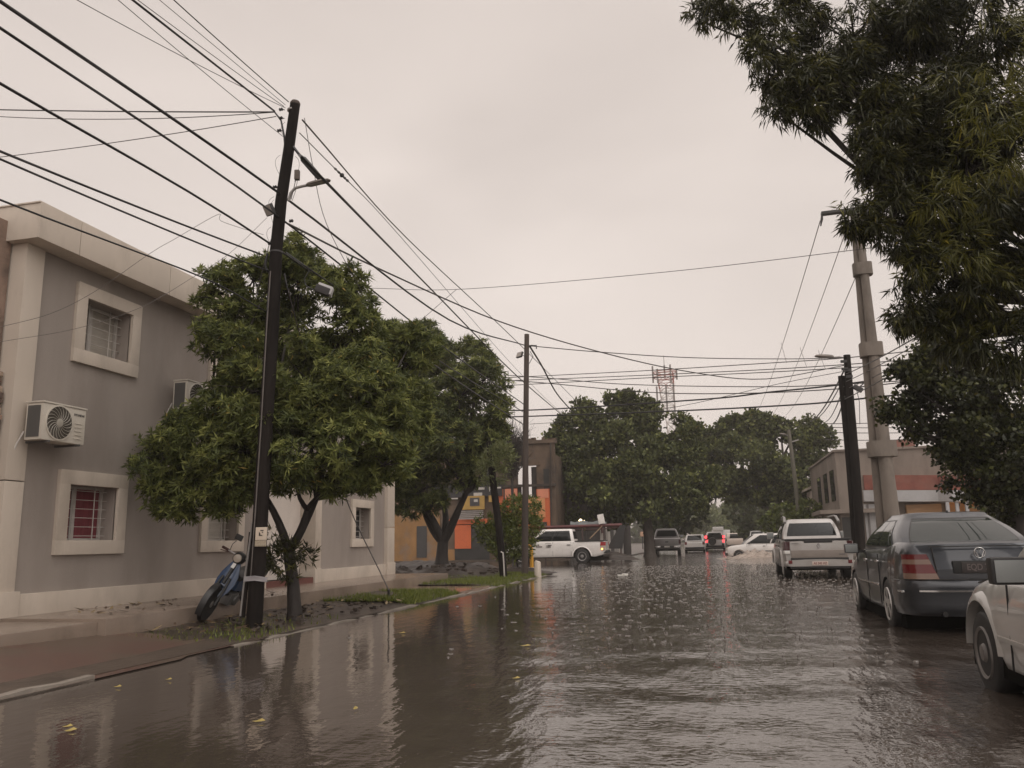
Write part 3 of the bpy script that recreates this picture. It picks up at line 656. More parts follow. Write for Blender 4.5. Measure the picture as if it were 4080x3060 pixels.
# ---------------- concrete building on the right, beyond the crossing
YR = 50.0
def R_(x, y, dy=0): return aY(x, y, YR + dy)
rb = thing('concrete_building', 'stained two-storey concrete building with red and grey painted bands', 'building', (11, YR, 0))
xl = R_(3335, 1900)[0]; zt = R_(3460, 1795)[2]
s = MB(); s.bx(xl, 26, YR, YR + 13, 0, zt); s.build('wall', M_conc2, rb, world=True)
s = MB(); s.bx(xl - 0.1, 26.1, YR - 0.1, YR + 13.1, zt, zt + 0.12); s.build('parapet', M_conc2, rb, world=True)
s = MB(); s.bx(R_(3590, 1760)[0], R_(3680, 1760)[0], YR + 2, YR + 4, zt, R_(3640, 1748, 2)[2]); s.build('roof_tank_room', mat('brick_red_render', (0.24, 0.11, 0.085), 0.8, 0.2, 2), rb, world=True)
M_red = mat('red_band', (0.20, 0.06, 0.042), 0.7, 0.25, 2, bump=0.3, dirt=(0.24, 0.115, 0.085), dscale=0.9, damt=0.6)
M_gb = mat('grey_band', (0.40, 0.39, 0.39), 0.6, 0.1, 1.5, dirt=(0.30, 0.28, 0.27), dscale=0.8, damt=0.5)
def band(pts, top, bot, m, nm, proj):
    s = MB()
    for (xa, da), (xb, db_) in zip(pts, pts[1:]):
        A, B = R_(xa, top, -da), R_(xb, top, -db_); A2, B2 = R_(xa, bot, -da), R_(xb, bot, -db_)
        s.prism([(A[0], YR - da, A2[2]), (B[0], YR - db_, B2[2]), (B[0], YR - db_, B[2]), (A[0], YR - da, A[2])], (0, 0.25 + max(da, db_), 0))
    s.build(nm, m, rb, world=True)
pts = [(3440, 0.2), (3508, 0.2), (3520, 0.9), (3700, 0.9), (3735, 0.9), (3790, 1.7), (3990, 1.7)]
band(pts, 1893, 1952, M_red, 'red_band', 0)
band([(x, d + 0.12) for x, d in pts], 1953, 1998, M_gb, 'grey_band', 0)
s = MB(); a, b = R_(3440, 2010), R_(3530, 2140); s.bx(a[0], b[0], YR - 0.12, YR + 0.02, 0, a[2]); s.build('gate_panel', M_gb, rb, world=True)
s = MB()
for x in (3450, 3485, 3512): a = R_(x, 2010); s.bx(a[0], a[0] + 0.1, YR - 0.2, YR - 0.1, 0, a[2])
s.build('gate_post', mat('dark_grey_post', (0.14, 0.13, 0.125), 0.5), rb, world=True)
s = MB(); a, b = R_(3605, 2012), R_(3755, 2100); s.bx(a[0], b[0], YR - 0.3, YR - 0.02, 0.2, a[2]); s.build('garage_door', mat('tan_garage', (0.42, 0.245, 0.12), 0.6, 0.15, 2, stretch=(1, 1, 6)), rb, world=True)
s = MB(); a, b = R_(3770, 2000), R_(3900, 2080); s.bx(a[0], b[0], YR - 0.4, YR - 0.03, 0.1, a[2]); s.build('porch_wall', mat('ochre_porch', (0.40, 0.20, 0.07), 0.6, 0.2, 2), rb, world=True)
s = MB()
for x in (3768, 3806, 3845): a = R_(x, 2000, -1.7); s.bx(a[0], a[0] + 0.16, YR - 1.7, YR - 1.55, 0, a[2])
s.build('porch_post', M_gb, rb, world=True)
s = MB()
for (ya, z0, z1) in ((51.2, 3.1, 4.9), (54.2, 3.1, 4.9), (57.5, 3.1, 4.9)): s = MB(); s.bx(xl - 0.05, xl + 0.1, ya, ya + 1.5, z0, z1); s.build('window', M_glass, rb, world=True)
s = MB(); s.prism([(xl - 1.1, YR - 0.1, 2.32), (xl + 2.9, YR - 0.9, 2.32), (xl + 2.9, YR + 1, 2.32), (xl - 0.9, YR + 6, 2.32)], (0, 0, 0.22)); s.build('canopy', M_conc2, rb, world=True)
s = MB(); a, b = R_(3352, 2050), R_(3425, 2200); s.bx(a[0], b[0], YR - 0.08, YR + 0.02, 0, 2.1); s.build('dark_doorway', M_dark, rb, world=True)
s = MB(); s.tube([(xl + 0.6, YR - 0.6, 0), (xl + 0.6, YR - 0.6, 2.32)], 0.09, 8); s.build('canopy_post', M_trim, rb, world=True)
c = R_(3728, 2040 - 35 + 0, -1.4); c = R_(3817, 1989, -1.2)
t = thing('porch_lamp', 'bright orange-white lamp glowing under the grey band of the concrete building', 'lamp', c)
s = MB(); s.lathe([(0.03, -0.13), (0.11, -0.09), (0.13, 0), (0.09, 0.09), (0.03, 0.12)], 12, c); s.build('bulb', emis('porch_glow', (1, 0.50, 0.14), 9), t, smooth=60, world=True)
s = MB(); s.tube([c + [0, 0, 0.1], c + [0, 0.25, 0.25]], 0.03, 6); s.build('arm', M_dark, t, world=True)
pl = bpy.data.lights.new('porch_light', 'POINT'); pl.energy = 60; pl.color = (1, 0.55, 0.2); pl.shadow_soft_size = 0.15
po = bpy.data.objects.new('porch_light', pl); COL.objects.link(po); po.parent = t; po.location = (0, -0.25, -0.05)

wh = thing('white_house', 'whitewashed house with dark upright windows just beyond the concrete building', 'house', (7, 66, 0))
x1 = 6.95
s = MB(); s.bx(x1, 16, 63.4, 78, 0, 4.3); s.build('wall', mat('white_wash', (0.58, 0.50, 0.44), 0.6, 0.12, 1.2, dirt=(0.42, 0.35, 0.30), dscale=0.7), wh, world=True)
s = MB(); s.prism([(x1 - 0.4, 63.2, 4.3), (x1 - 0.4, 78.2, 4.3), (x1 + 3.5, 78.2, 5.9), (x1 + 3.5, 63.2, 5.9)], (0, 0, 0.15)); s.build('roof', M_trim, wh, world=True)
for y in (64.6, 68.5, 72.5):
    s = MB(); s.bx(x1 - 0.05, x1 + 0.1, y, y + 1.2, 2.2, 3.7); o = s.build('window', M_glass, wh, world=True)
    s = MB(); s.bx(x1 - 0.12, x1 + 0.05, y - 0.15, y + 1.35, 2.08, 2.2); q = s.build('sill', M_trim, wh, world=True); q.parent = o
s = MB(); s.bx(x1 - 0.9, x1, 63.4, 77, 1.72, 1.9); s.build('ledge', M_trim, wh, world=True)

# ---------------- lattice tower far away
t = thing('lattice_tower', 'red and white lattice telecom tower rising behind the middle trees', 'tower', (-7.3, 160, 0))
YT = 160; M_tw = mat('tower_white', (0.50, 0.44, 0.41), 0.5, 0.1); M_tr = mat('tower_red', (0.36, 0.10, 0.075), 0.5, 0.1); M_ta = mat('antenna_grey', (0.20, 0.175, 0.165), 0.5, 0.1)
def leg(k, z):
    f = z / 33.0; hw = 1.05 if z > 16 else 1.05
    cx = -7.55 + 0.55 * 0; q = hw * (1.25 if z > 22 else 0.75)
    q = np.interp(z, [0, 14, 23, 26, 33], [1.3, 1.0, 0.75, 1.15, 1.55])
    dx, dy = [(-q, -q), (q, -q), (q, q), (-q, q)][k]; cxx = np.interp(z, [0, 22, 33], [-5.9, -6.9, -7.55]); return np.array([cxx + dx, YT + dy, z])
zs = np.arange(0, 33.01, 1.65)
for mi, (m, lo, hi) in enumerate(((M_tw, 0, 12), (M_tr, 12, 17), (M_tw, 17, 29.7), (M_tr, 29.7, 33.1))):
    s = MB()
    for za, zb in zip(zs, zs[1:]):
        if not (lo <= (za + zb) / 2 < hi): continue
        for k in range(4):
            s.tube([leg(k, za), leg(k, zb)], 0.085, 4); k2 = (k + 1) % 4
            s.tube([leg(k, za), leg(k2, zb)], 0.05, 4); s.tube([leg(k2, za), leg(k, zb)], 0.05, 4); s.tube([leg(k, zb), leg(k2, zb)], 0.05, 4)
    s.build('lattice_section', m, t, world=True)
s = MB()
for z in (32.2, 33.2):
    c = np.array([-7.6, YT, z]); ring = [c + np.array([2.3 * math.cos(a), 2.3 * math.sin(a), 0]) for a in np.linspace(0, 2 * PI, 13)]
    s.tube(ring, 0.08, 4)
    for k in range(4): s.tube([c, ring[k * 3]], 0.07, 4)
s.build('platform', M_tr, t, world=True)
for (dx, dy, z0, z1) in ((-2.3, 0, 31.2, 34.6), (-1.3, -1.8, 30.8, 33.6), (1.2, -1.8, 30.6, 34.3), (2.3, 0, 31.6, 33.8), (-1.6, -1.6, 27.2, 30.2), (1.6, -1.6, 27.2, 30.6), (0.2, -1.8, 24.5, 30.2), (-1.2, -1.5, 24.2, 25.6), (1.6, -1.4, 24.2, 26.2), (2.1, -1.2, 20.0, 21.6)):
    s = MB(); s.bx(-7.6 + dx - 0.16, -7.6 + dx + 0.16, YT + dy - 0.12, YT + dy + 0.12, z0, z1); s.build('antenna', M_ta, t, world=True)
s = MB(); s.tube([(-7.6, YT, 33), (-7.6, YT, 36.6)], 0.06, 4); s.tube([(-7.6, YT, 33), (-7.6, YT, 34.6)], 0.2, 5); s.build('mast', M_ta, t, world=True)
s = MB(); s.lathe([(0.55, 0), (0.6, 0.25), (0.3, 0.45)], 14, (-4.6, YT - 1.6, 18.4), 'y'); s.build('dish', M_ta, t, smooth=40, world=True)
# ================================================================== TREES AND PLANTS
M_bark = mat('wet_bark', (0.026, 0.020, 0.017), 0.7, 0.4, 8, bump=0.8, bscale=22, stretch=(1, 1, 0.35))
M_bark2 = mat('grey_bark', (0.075, 0.06, 0.05), 0.6, 0.4, 8, bump=0.8, bscale=20, stretch=(1, 1, 0.35))
L_podo = leaf_mat('narrow_leaf', (0.042, 0.054, 0.018), (0.128, 0.150, 0.042), (0.270, 0.285, 0.082), yellow=(0.40, 0.28, 0.07), rough=0.6, trans=0.32)
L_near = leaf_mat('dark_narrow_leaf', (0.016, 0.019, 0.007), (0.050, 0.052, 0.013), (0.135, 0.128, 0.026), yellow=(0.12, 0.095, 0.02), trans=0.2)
L_maple = leaf_mat('broad_leaf', (0.030, 0.039, 0.014), (0.088, 0.104, 0.032), (0.190, 0.205, 0.058), yellow=(0.20, 0.17, 0.06), rough=0.6)
L_darkbroad = leaf_mat('dark_broad_leaf', (0.015, 0.019, 0.007), (0.044, 0.051, 0.015), (0.120, 0.125, 0.033), yellow=(0.13, 0.11, 0.03))
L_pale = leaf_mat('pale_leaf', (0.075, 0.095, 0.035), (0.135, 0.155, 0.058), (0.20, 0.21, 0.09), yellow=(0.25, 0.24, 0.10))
L_bright = leaf_mat('bright_leaf', (0.045, 0.065, 0.014), (0.105, 0.130, 0.025), (0.19, 0.205, 0.045), yellow=(0.30, 0.27, 0.06))

def unit(a): return a / np.maximum(np.linalg.norm(a, axis=-1, keepdims=True), 1e-9)
def leaf_object(name, parent, C, O, k, L, W, m, r, up=0.25, spread=0.9, droop=0.0, tone=(0.45, 0.22), jit=0.05, wind=None, star=False):
    """C clump centres, O outward direction of each; k leaves each, a folded blade of four corners"""
    n = len(C); m_ = n * k
    c = np.repeat(C, k, 0) + r.normal(0, jit, (m_, 3)); o = np.repeat(O, k, 0)
    d = unit(unit(r.normal(0, 1, (m_, 3))) * spread + o * 0.75 + np.array([0, 0, up - droop]))
    if wind is not None: d = unit(d + np.asarray(wind))
    ll = L * r.uniform(0.6, 1.25, (m_, 1)); ww = W * r.uniform(0.7, 1.2, (m_, 1))
    if star:
        ax = unit(O * 0.8 + np.array([0, 0, 0.5]) + r.normal(0, 0.3, (n, 3))); axr = np.repeat(ax, k, 0); tg = r.normal(0, 1, (m_, 3)); tg = unit(tg - axr * (tg * axr).sum(1, keepdims=True))
        d = unit(tg + axr * r.uniform(-0.15, 0.75, (m_, 1)) + np.array([0, 0, -droop]))
    q = unit(np.cross(d, unit(r.normal(0, 1, (m_, 3))))); nn = np.cross(d, q)
    V = np.empty((m_, 4, 3)); V[:, 0] = c; V[:, 1] = c + d * ll * 0.45 + q * ww * 0.5 + nn * ww * 0.15; V[:, 2] = c + d * ll; V[:, 3] = c + d * ll * 0.45 - q * ww * 0.5 + nn * ww * 0.15
    V[:, 2, 2] -= droop * 0.3 * ll[:, 0]
    me = bpy.data.meshes.new(name)
    P0 = np.array(parent.location) if parent is not None else 0
    V = (V - P0).reshape(-1, 3)
    me.vertices.add(4 * m_); me.vertices.foreach_set('co', V.ravel().astype(np.float32))
    me.loops.add(4 * m_); me.loops.foreach_set('vertex_index', np.arange(4 * m_, dtype=np.int32))
    me.polygons.add(m_); me.polygons.foreach_set('loop_start', np.arange(0, 4 * m_, 4, dtype=np.int32)); me.polygons.foreach_set('loop_total', np.full(m_, 4, np.int32))
    me.update(calc_edges=True)
    tn = np.repeat(r.normal(tone[0], tone[1], n), k) + r.normal(0, 0.10, m_)
    tn = np.clip(tn, 0, 0.92); yl = r.rand(m_) < 0.004; tn[yl] = 1
    at = me.attributes.new('tone', 'FLOAT', 'POINT'); at.data.foreach_set('value', np.repeat(tn, 4).astype(np.float32))
    me.materials.append(m)
    ob_ = bpy.data.objects.new(name, me); COL.objects.link(ob_); ob_.parent = parent
    return ob_

def blobs3(bl, Y):
    """(px, py, radius px[, dy[, flatten]]) -> centre, radius in metres"""
    out = []
    for b in bl:
        x, y, rp = b[:3]; dy = b[3] if len(b) > 3 else 0
        c = aY(x, y, Y + dy); dep = np.dot(c - CO, CF); out.append((c, rp * dep / FPX))
    return out
def crown_points(B, dens, r, shell=0.55, squash=0.9, sub_=0, subr=0.36):
    """points spread through the outer part of each lobe, with gaps; density per square metre of lobe surface"""
    Cs, Os = [], []
    for i, (c, R) in enumerate(B):
        n = max(6, int(dens * 4 * PI * R * R)); d = unit(r.normal(0, 1, (n, 3))); u = shell + (1 - shell) * r.rand(n, 1) ** 0.6
        if sub_:
            m2 = max(5, int(sub_)); sd = unit(r.normal(0, 1, (m2, 3)) + np.array([0, 0, 0.15])); scn = c + sd * R * r.uniform(0.5, 0.92, (m2, 1)) * np.array([1, 1, squash]); idx = r.randint(0, m2, n); e = unit(r.normal(0, 1, (n, 3)) + np.array([0, 0, 0.35])) * (r.rand(n, 1) ** 0.4) * R * subr * np.array([1, 1, 0.62])
            p = scn[idx] + e; dd = unit(e + sd[idx] * R * 0.12)
            keep = np.ones(n, bool)
            for j, (c2, R2) in enumerate(B):
                if j != i: keep &= np.linalg.norm(p - c2, axis=1) > R2 * 0.5
            Cs.append(p[keep]); Os.append(dd[keep]); continue
        lump = 1 + 0.16 * np.sin(d[:, :1] * 7 + i) * np.sin(d[:, 1:2] * 6 + 2 * i) + 0.10 * np.sin(d[:, 2:3] * 11 + i)
        p = c + d * R * u * lump * np.array([1, 1, squash])
        keep = np.ones(n, bool)
        for j, (c2, R2) in enumerate(B):
            if j != i: keep &= np.linalg.norm(p - c2, axis=1) > R2 * 0.62
        g = np.sin(p[:, 0] * 2.6 / R + i) + np.sin(p[:, 1] * 2.9 / R) + np.sin(p[:, 2] * 3.3 / R + 2 * i)
        keep &= g + r.normal(0, 0.9, n) > -1.5
        Cs.append(p[keep]); Os.append(d[keep])
    return np.concatenate(Cs), np.concatenate(Os)
def limb(s, a, b, r0, r1, bend=0.12, n=6, seed=0):
    a, b = np.asarray(a, float), np.asarray(b, float); L = np.linalg.norm(b - a); rr = np.random.RandomState(seed)
    o1 = rr.normal(0, bend * L * 0.5, 3); pts = []
    for i in range(n + 1):
        t = i / n; pts.append(a + (b - a) * t + o1 * math.sin(PI * t) + np.array([0, 0, -bend * L * 0.35]) * math.sin(PI * t))
    s.tube(pts, [r0 + (r1 - r0) * i / n for i in range(n + 1)], 7)
def tree(name, label, base, forks, B, leafm, k, L, W, dens, seed, bark=None, group=None, rt=0.12, cat='tree', twigs=True, sub_=0, subr=0.36, **kw):
    r = np.random.RandomState(seed)
    t = thing(name, label, cat, base, 0, group)
    s = MB(); bark = bark or M_bark
    base = np.asarray(base, float); fk = [np.asarray(f, float) for f in forks]
    if fk:
        p = [base - np.array([0, 0, 0.15]), base + (fk[0] - base) * 0.08, base + (fk[0] - base) * 0.5 + r.normal(0, 0.02, 3), fk[0]]
        s.tube(p, [rt * 1.35, rt * 1.05, rt * 0.92, rt * 0.85], 10)
        for i, f in enumerate(fk[1:]): limb(s, fk[0], f, rt * 0.72, rt * 0.42, 0.06, 6, seed + i)
        ends = fk[1:] or fk
        for i, (c, R) in enumerate(B):
            e = min(ends, key=lambda q: np.linalg.norm(q - c)); limb(s, e, c, rt * 0.42, rt * 0.10, 0.14, 6, seed + 50 + i)
            if twigs:
                for q in range(5):
                    d = unit(r.normal(0, 1, (1, 3)))[0]; limb(s, c - d * 0.1 * R, c + d * R * 0.85, rt * 0.12, rt * 0.03, 0.12, 4, seed + 99 + i * 7 + q)
        s.build('trunk', bark, t, smooth=60, world=True)
    C, O = crown_points(B, dens, r, sub_=sub_, subr=subr)
    leaf_object('crown', t, C, O, k, L, W, leafm, r, **kw)
    return t

# near street tree behind the wooden pole
Y1 = 11.95
B = blobs3([(1010, 1120, 130), (1190, 1130, 150, .3), (1340, 1190, 150, .3), (1130, 1040, 90), (880, 1170, 120, -.2), (1430, 1260, 80, .2), (930, 1330, 160, -.4), (1130, 1330, 190, .6), (1330, 1400, 180, .2), (1240, 1520, 200, -.6), (1010, 1560, 190, -.7), (880, 1660, 140, -.5), (1440, 1580, 190, -.1), (1390, 1770, 180, -.6), (1190, 1790, 180, -.9), (980, 1800, 170, -.7), (760, 1760, 150, -.5), (1580, 1335, 60, 1.5), (1650, 1340, 60, 1.6), (1530, 1330, 60, 1.2), (1690, 1400, 80, 1.7), (1560, 1390, 85, 1.5), (1620, 1450, 95, 1.6), (1620, 1570, 105, 1.5), (1640, 1690, 100, 1.5), (1450, 1400, 100, .6), (1500, 1340, 60, .8), (1490, 1520, 115, .8), (1500, 1650, 110, .8), (1570, 1720, 100, 1), (1560, 1860, 100, .8), (1450, 1900, 90, .2), (700, 1900, 110, -.4), (860, 1900, 120, -.6), (900, 2030, 70, -.5), (720, 2030, 70, -.4), (1070, 1690, 150, -.8), (1260, 1650, 150, -.7), (950, 1480, 100, -.5), (650, 1830, 130, -.3), (570, 1800, 80, -.1), (640, 1990, 95, -.3), (790, 1960, 120, -.5), (960, 1960, 100, -.7), (1550, 1700, 130, .3), (1530, 1850, 110, 0), (1350, 1890, 110, -.4), (1150, 1900, 110, -.6), (1180, 980, 50)], Y1)
fk = [aY(1150, 2200, Y1), aY(1225, 2030, Y1 - .05), aY(1262, 1985, Y1 + .2), aY(1040, 1950, Y1 - .3)]
tree('narrow_leaf_tree', 'rounded narrow-leaved street tree growing right behind the near wooden pole', G(1175, 2450, .1), fk, B, L_podo, 12, 0.135, 0.026, 92, 1, rt=0.105, jit=0.008, star=True, tone=(0.47, 0.27), sub_=18, subr=0.40)
# suckers at its fork
tb = bpy.data.objects['narrow_leaf_tree']
r = np.random.RandomState(77)
C, O = crown_points(blobs3([(1130, 2230, 65, -.1), (1180, 2190, 50, -.05), (1090, 2130, 35, -.1), (1215, 2215, 40), (1150, 2275, 40, -.1), (1080, 2220, 40)], Y1), 60, r)
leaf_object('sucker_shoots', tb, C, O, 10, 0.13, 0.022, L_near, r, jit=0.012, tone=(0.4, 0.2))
# second tree further along, dark bushy crown
Y2 = 30.0
B = blobs3([(1490, 1400, 90), (1470, 1510, 100), (1460, 1640, 110), (1480, 1780, 110), (1560, 1370, 90), (1680, 1350, 100), (1780, 1440, 120), (1890, 1420, 80), (1930, 1510, 100, -.5), (1640, 1480, 140, .6), (1830, 1590, 150, -.8), (1950, 1640, 90, -.5), (1660, 1640, 160, -1), (1560, 1560, 130, .3), (1600, 1830, 140, -.8), (1760, 1800, 150, -1), (1900, 1770, 110, -.7), (1560, 1950, 90, -.5), (1700, 1940, 100, -.5), (1850, 1900, 90, -.3), (1940, 1820, 60, -.2), (1620, 2010, 70, -.6), (1720, 2010, 70, -.8), (1990, 1620, 55, -.3), (1980, 1720, 60, -.2)], Y2)
fk = [aY(1765, 2160, Y2), aY(1690, 2040, Y2), aY(1770, 2010, Y2 + .4), aY(1840, 2000, Y2), aY(1650, 1960, Y2 - .3), aY(1860, 1960, Y2 - .4)]
tree('narrow_leaf_tree', 'dark bushy narrow-leaved tree on the dirt lot between the grey house and the leaning post', aY(1760, 2240, Y2), fk, B, L_podo, 11, 0.25, 0.05, 27, 2, rt=0.24, jit=0.02, star=True, tone=(0.36, 0.26), sub_=18, subr=0.40)
# pale tuft of leaves on the leaning post's top and bush below
B = blobs3([(1985, 1830, 60), (1960, 1880, 60), (2000, 1800, 40)], 24.6)
t = tree('leaf_tuft', 'pale green leafy tuft round the top of the leaning dark post', B[0][0], [], B, L_pale, 8, 0.17, 0.035, 45, 3, cat='foliage', tone=(0.55, 0.2))
Yb = 29.5
B = blobs3([(2040, 2050, 60), (2090, 2030, 65), (2010, 2110, 65), (2080, 2110, 75, -.3), (1960, 2130, 55), (2020, 2170, 70, -.3), (2080, 2180, 50), (1930, 2090, 45), (2110, 2100, 35)], Yb)
fk = [aY(2060, 2235, Yb), aY(2020, 2190, Yb), aY(2090, 2190, Yb)]
tree('leafy_bush', 'bright yellow-green bush between the leaning post and the straight post', aY(2065, 2272, Yb), fk, B, L_bright, 8, 0.18, 0.05, 42, 4, rt=0.05, cat='bush', tone=(0.5, 0.24))
# bare twiggy shrub against the ruined roof
t = thing('bare_shrub', 'leafless dark twiggy treetop above the ruined roof, left of the straight post', 'tree', (-13.5, 47, 0)); s = MB(); r = np.random.RandomState(6)
b0 = aY(2040, 1900, 47); s.tube([(b0[0], 47, 0), b0], [0.12, 0.08], 6)
for i in range(70):
    e = aY(r.normal(2045, 32), r.normal(1735, 28), 47 + r.uniform(-1, 1)); m_ = b0 + (e - b0) * 0.5 + r.normal(0, 0.25, 3); s.tube([b0 + r.normal(0, .15, 3), m_, e], [0.035, 0.022, 0.009], 4)
    for q in range(3): s.tube([m_, m_ + (e - m_) * 0.6 + r.normal(0, 0.3, 3), m_ + (e - m_) * 1.05 + r.normal(0, 0.4, 3)], [0.018, 0.013, 0.006], 3)
s.build('branches', M_bark, t, world=True)

# big broad-leaved trees beyond the crossing
Y3 = 54.0
B = blobs3([(2320, 1630, 45), (2360, 1660, 50), (2290, 1690, 60), (2240, 1740, 50), (2190, 1765, 38), (2270, 1780, 80), (2380, 1740, 80), (2450, 1610, 45, .5), (2500, 1600, 45), (2560, 1605, 42), (2600, 1640, 42), (2470, 1680, 75, .3), (2570, 1690, 65), (2500, 1760, 100, -1), (2625, 1790, 70, -1), (2400, 1860, 110, -1.5), (2260, 1860, 90, -.5), (2720, 1680, 38), (2755, 1720, 42), (2720, 1760, 55), (2740, 1830, 80), (2520, 1880, 110, -2), (2640, 1890, 110, -1.5), (2340, 1960, 90, -1.5), (2440, 1980, 100, -2), (2560, 2000, 95, -2), (2680, 1990, 95, -1.5), (2430, 2060, 60, -1), (2790, 1910, 80), (2330, 1790, 70, -.6), (2590, 1800, 60, -1.6), (2760, 2000, 60, -.8), (2300, 2050, 60, -.5)], Y3)
fk = [aY(2575, 2060, Y3), aY(2480, 1960, Y3), aY(2620, 1920, Y3), aY(2400, 1900, Y3), aY(2560, 1800, Y3)]
tree('broad_leaf_tree', 'large broad-leaved tree in the middle of the photo, in front of the lattice tower', (aY(2590, 2200, Y3)[0], Y3, 0.05), fk, B, L_maple, 6, 0.26, 0.21, 16, 7, sub_=13, subr=0.42, rt=0.36, jit=0.14, up=0.15, spread=1.1, tone=(0.42, 0.26), bark=M_bark2)
Y4 = 68.0
B = blobs3([(2860, 1720, 45), (2920, 1700, 50), (2990, 1690, 55), (3050, 1690, 50), (3110, 1710, 55), (3170, 1725, 50), (3230, 1700, 40), (3270, 1730, 45), (3300, 1770, 35), (2820, 1770, 50), (2900, 1760, 70), (3010, 1760, 80), (3200, 1780, 75), (2830, 1840, 90), (2960, 1840, 130, -1), (3110, 1850, 130, -1), (3230, 1880, 90), (2850, 1930, 80, -1), (2930, 1940, 80), (3010, 1940, 85, -1), (3130, 1970, 100, -1), (2800, 1770, 50), (3290, 1840, 40), (3200, 1960, 70)], Y4)
fk = [aY(3080, 2040, Y4), aY(3040, 1960, Y4), aY(3130, 1930, Y4), aY(2960, 1930, Y4)]
tree('broad_leaf_tree', 'wide broad-leaved tree right of the middle, behind the thin far lamp pole', (aY(3070, 2150, Y4)[0], Y4, 0.1), fk, B, L_maple, 6, 0.30, 0.24, 12, 8, sub_=13, subr=0.42, rt=0.42, jit=0.12, up=0.15, spread=1.1, tone=(0.45, 0.26), bark=M_bark2)
# smaller things further down the street
def mass(name, label, bl, Y, m, L, W, dens, seed, tone=(0.5, 0.2), cat='tree', k=5, trunk=None, rt=0.1, **kw):
    B = blobs3(bl, Y); x = B[0][0][0] if trunk is None else aY(trunk, 2100, Y)[0]
    zc = min(c[2] for c, R in B)
    return tree(name, label, (x, Y, 0.08), [(x, Y, max(0.4, zc - 0.3)), B[0][0]], B, m, k, L, W, dens, seed, rt=rt, jit=0.1, spread=1.1, tone=tone, cat=cat, twigs=False, **kw)
mass('roadside_bush', 'bright green bush left of the far lamp pole, above the white hatchback', [(3120, 2050, 45), (3085, 2075, 40), (3150, 2085, 45), (3060, 2095, 30)], 57, L_bright, 0.30, 0.2, 12, 9, cat='bush')
mass('roadside_bush', 'bright green bush right of the far lamp pole, above the silver pickup', [(3225, 2030, 45), (3255, 2070, 45), (3200, 2080, 45), (3290, 2095, 30)], 58, L_bright, 0.30, 0.2, 12, 10, cat='bush')
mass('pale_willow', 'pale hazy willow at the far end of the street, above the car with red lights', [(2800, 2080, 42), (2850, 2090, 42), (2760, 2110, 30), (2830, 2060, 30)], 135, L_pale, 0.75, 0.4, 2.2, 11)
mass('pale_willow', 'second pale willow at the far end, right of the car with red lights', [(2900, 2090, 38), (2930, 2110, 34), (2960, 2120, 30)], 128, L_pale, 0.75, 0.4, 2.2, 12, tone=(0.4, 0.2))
mass('street_tree', 'dark street tree far down on the right, behind the parked cars', [(2960, 2040, 70), (3020, 2060, 70), (2990, 2100, 50), (3050, 2110, 45)], 92, L_maple, 0.6, 0.45, 3.2, 13, tone=(0.2, 0.15), rt=0.2)
mass('street_tree', 'dark street tree on the left side, above the grey pickup', [(2610, 2060, 60), (2700, 2080, 60), (2760, 2040, 60), (2650, 2120, 40)], 72, L_maple, 0.5, 0.4, 4, 14, tone=(0.2, 0.15), rt=0.2)
r = np.random.RandomState(15)                         # wooded end of the view, reads as one mass
Bf = [(np.array([x, 215 + r.uniform(-12, 12), r.uniform(2, 5)]), r.uniform(3.5, 5.5)) for x in np.linspace(-60, 60, 34)]
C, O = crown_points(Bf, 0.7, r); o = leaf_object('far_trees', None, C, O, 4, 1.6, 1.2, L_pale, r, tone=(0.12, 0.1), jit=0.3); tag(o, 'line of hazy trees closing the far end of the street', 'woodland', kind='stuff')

# ---- right side: big overhanging narrow-leaved tree near the camera
Y5 = 8.6
B = blobs3([(2800, 50, 60, .2), (2870, 20, 70), (2980, 90, 90), (3080, 200, 110), (3180, 90, 130, .5), (3060, 330, 60, .3), (3110, 420, 75), (3230, 350, 130), (3250, 440, 90), (3400, 150, 190, .5), (3420, 340, 180, .2), (3600, 120, 230, .6), (3850, 120, 260, .2), (3560, 480, 170), (3480, 560, 120), (3500, 700, 110), (3740, 420, 230, .3), (3980, 420, 240, -.4), (3640, 680, 170, .2), (3850, 700, 230), (4040, 800, 200, -.4), (3560, 870, 140), (3440, 850, 95), (3700, 900, 170, .3), (3900, 980, 190), (3640, 1000, 90), (3800, 1120, 150), (3680, 1180, 120), (3620, 1260, 80), (3780, 1300, 130, .2), (3950, 1200, 170), (4050, 1350, 150, -.2), (3900, 1350, 120)], Y5)
t5 = thing('overhanging_tree', 'huge dark narrow-leaved tree overhanging the street from the right, nearest the camera', 'tree', (5.3, 8.8, 0.1))
s = MB(); s.tube([(5.3, 8.8, -0.1), (5.25, 8.8, 1.2), (5.1, 8.75, 2.6)], [0.36, 0.29, 0.25], 12)
for i, (c, R) in enumerate(B):
    limb(s, (5.1 - 0.02 * i, 8.75, 2.3 + 0.03 * i), c + np.array([0, .25, .05]), 0.07, 0.010, 0.10, 7, i)
    for q in range(4):
        d = nrm(np.random.RandomState(i * 9 + q).normal(0, 1, 3)); limb(s, c, c + d * R * 0.9, 0.015, 0.004, 0.1, 4, i + q)
s.build('trunk', M_bark, t5, smooth=60, world=True)
r = np.random.RandomState(21); C, O = crown_points(B, 110, r, shell=0.35, sub_=16, subr=0.42)
dn = np.array([C[:, 0], C[:, 1], C[:, 2]]).T
leaf_object('crown', t5, C, O, 12, 0.120, 0.0175, L_near, r, jit=0.025, up=0.0, droop=0.55, spread=0.8, tone=(0.34, 0.26), wind=(0.25, 0, -0.15))
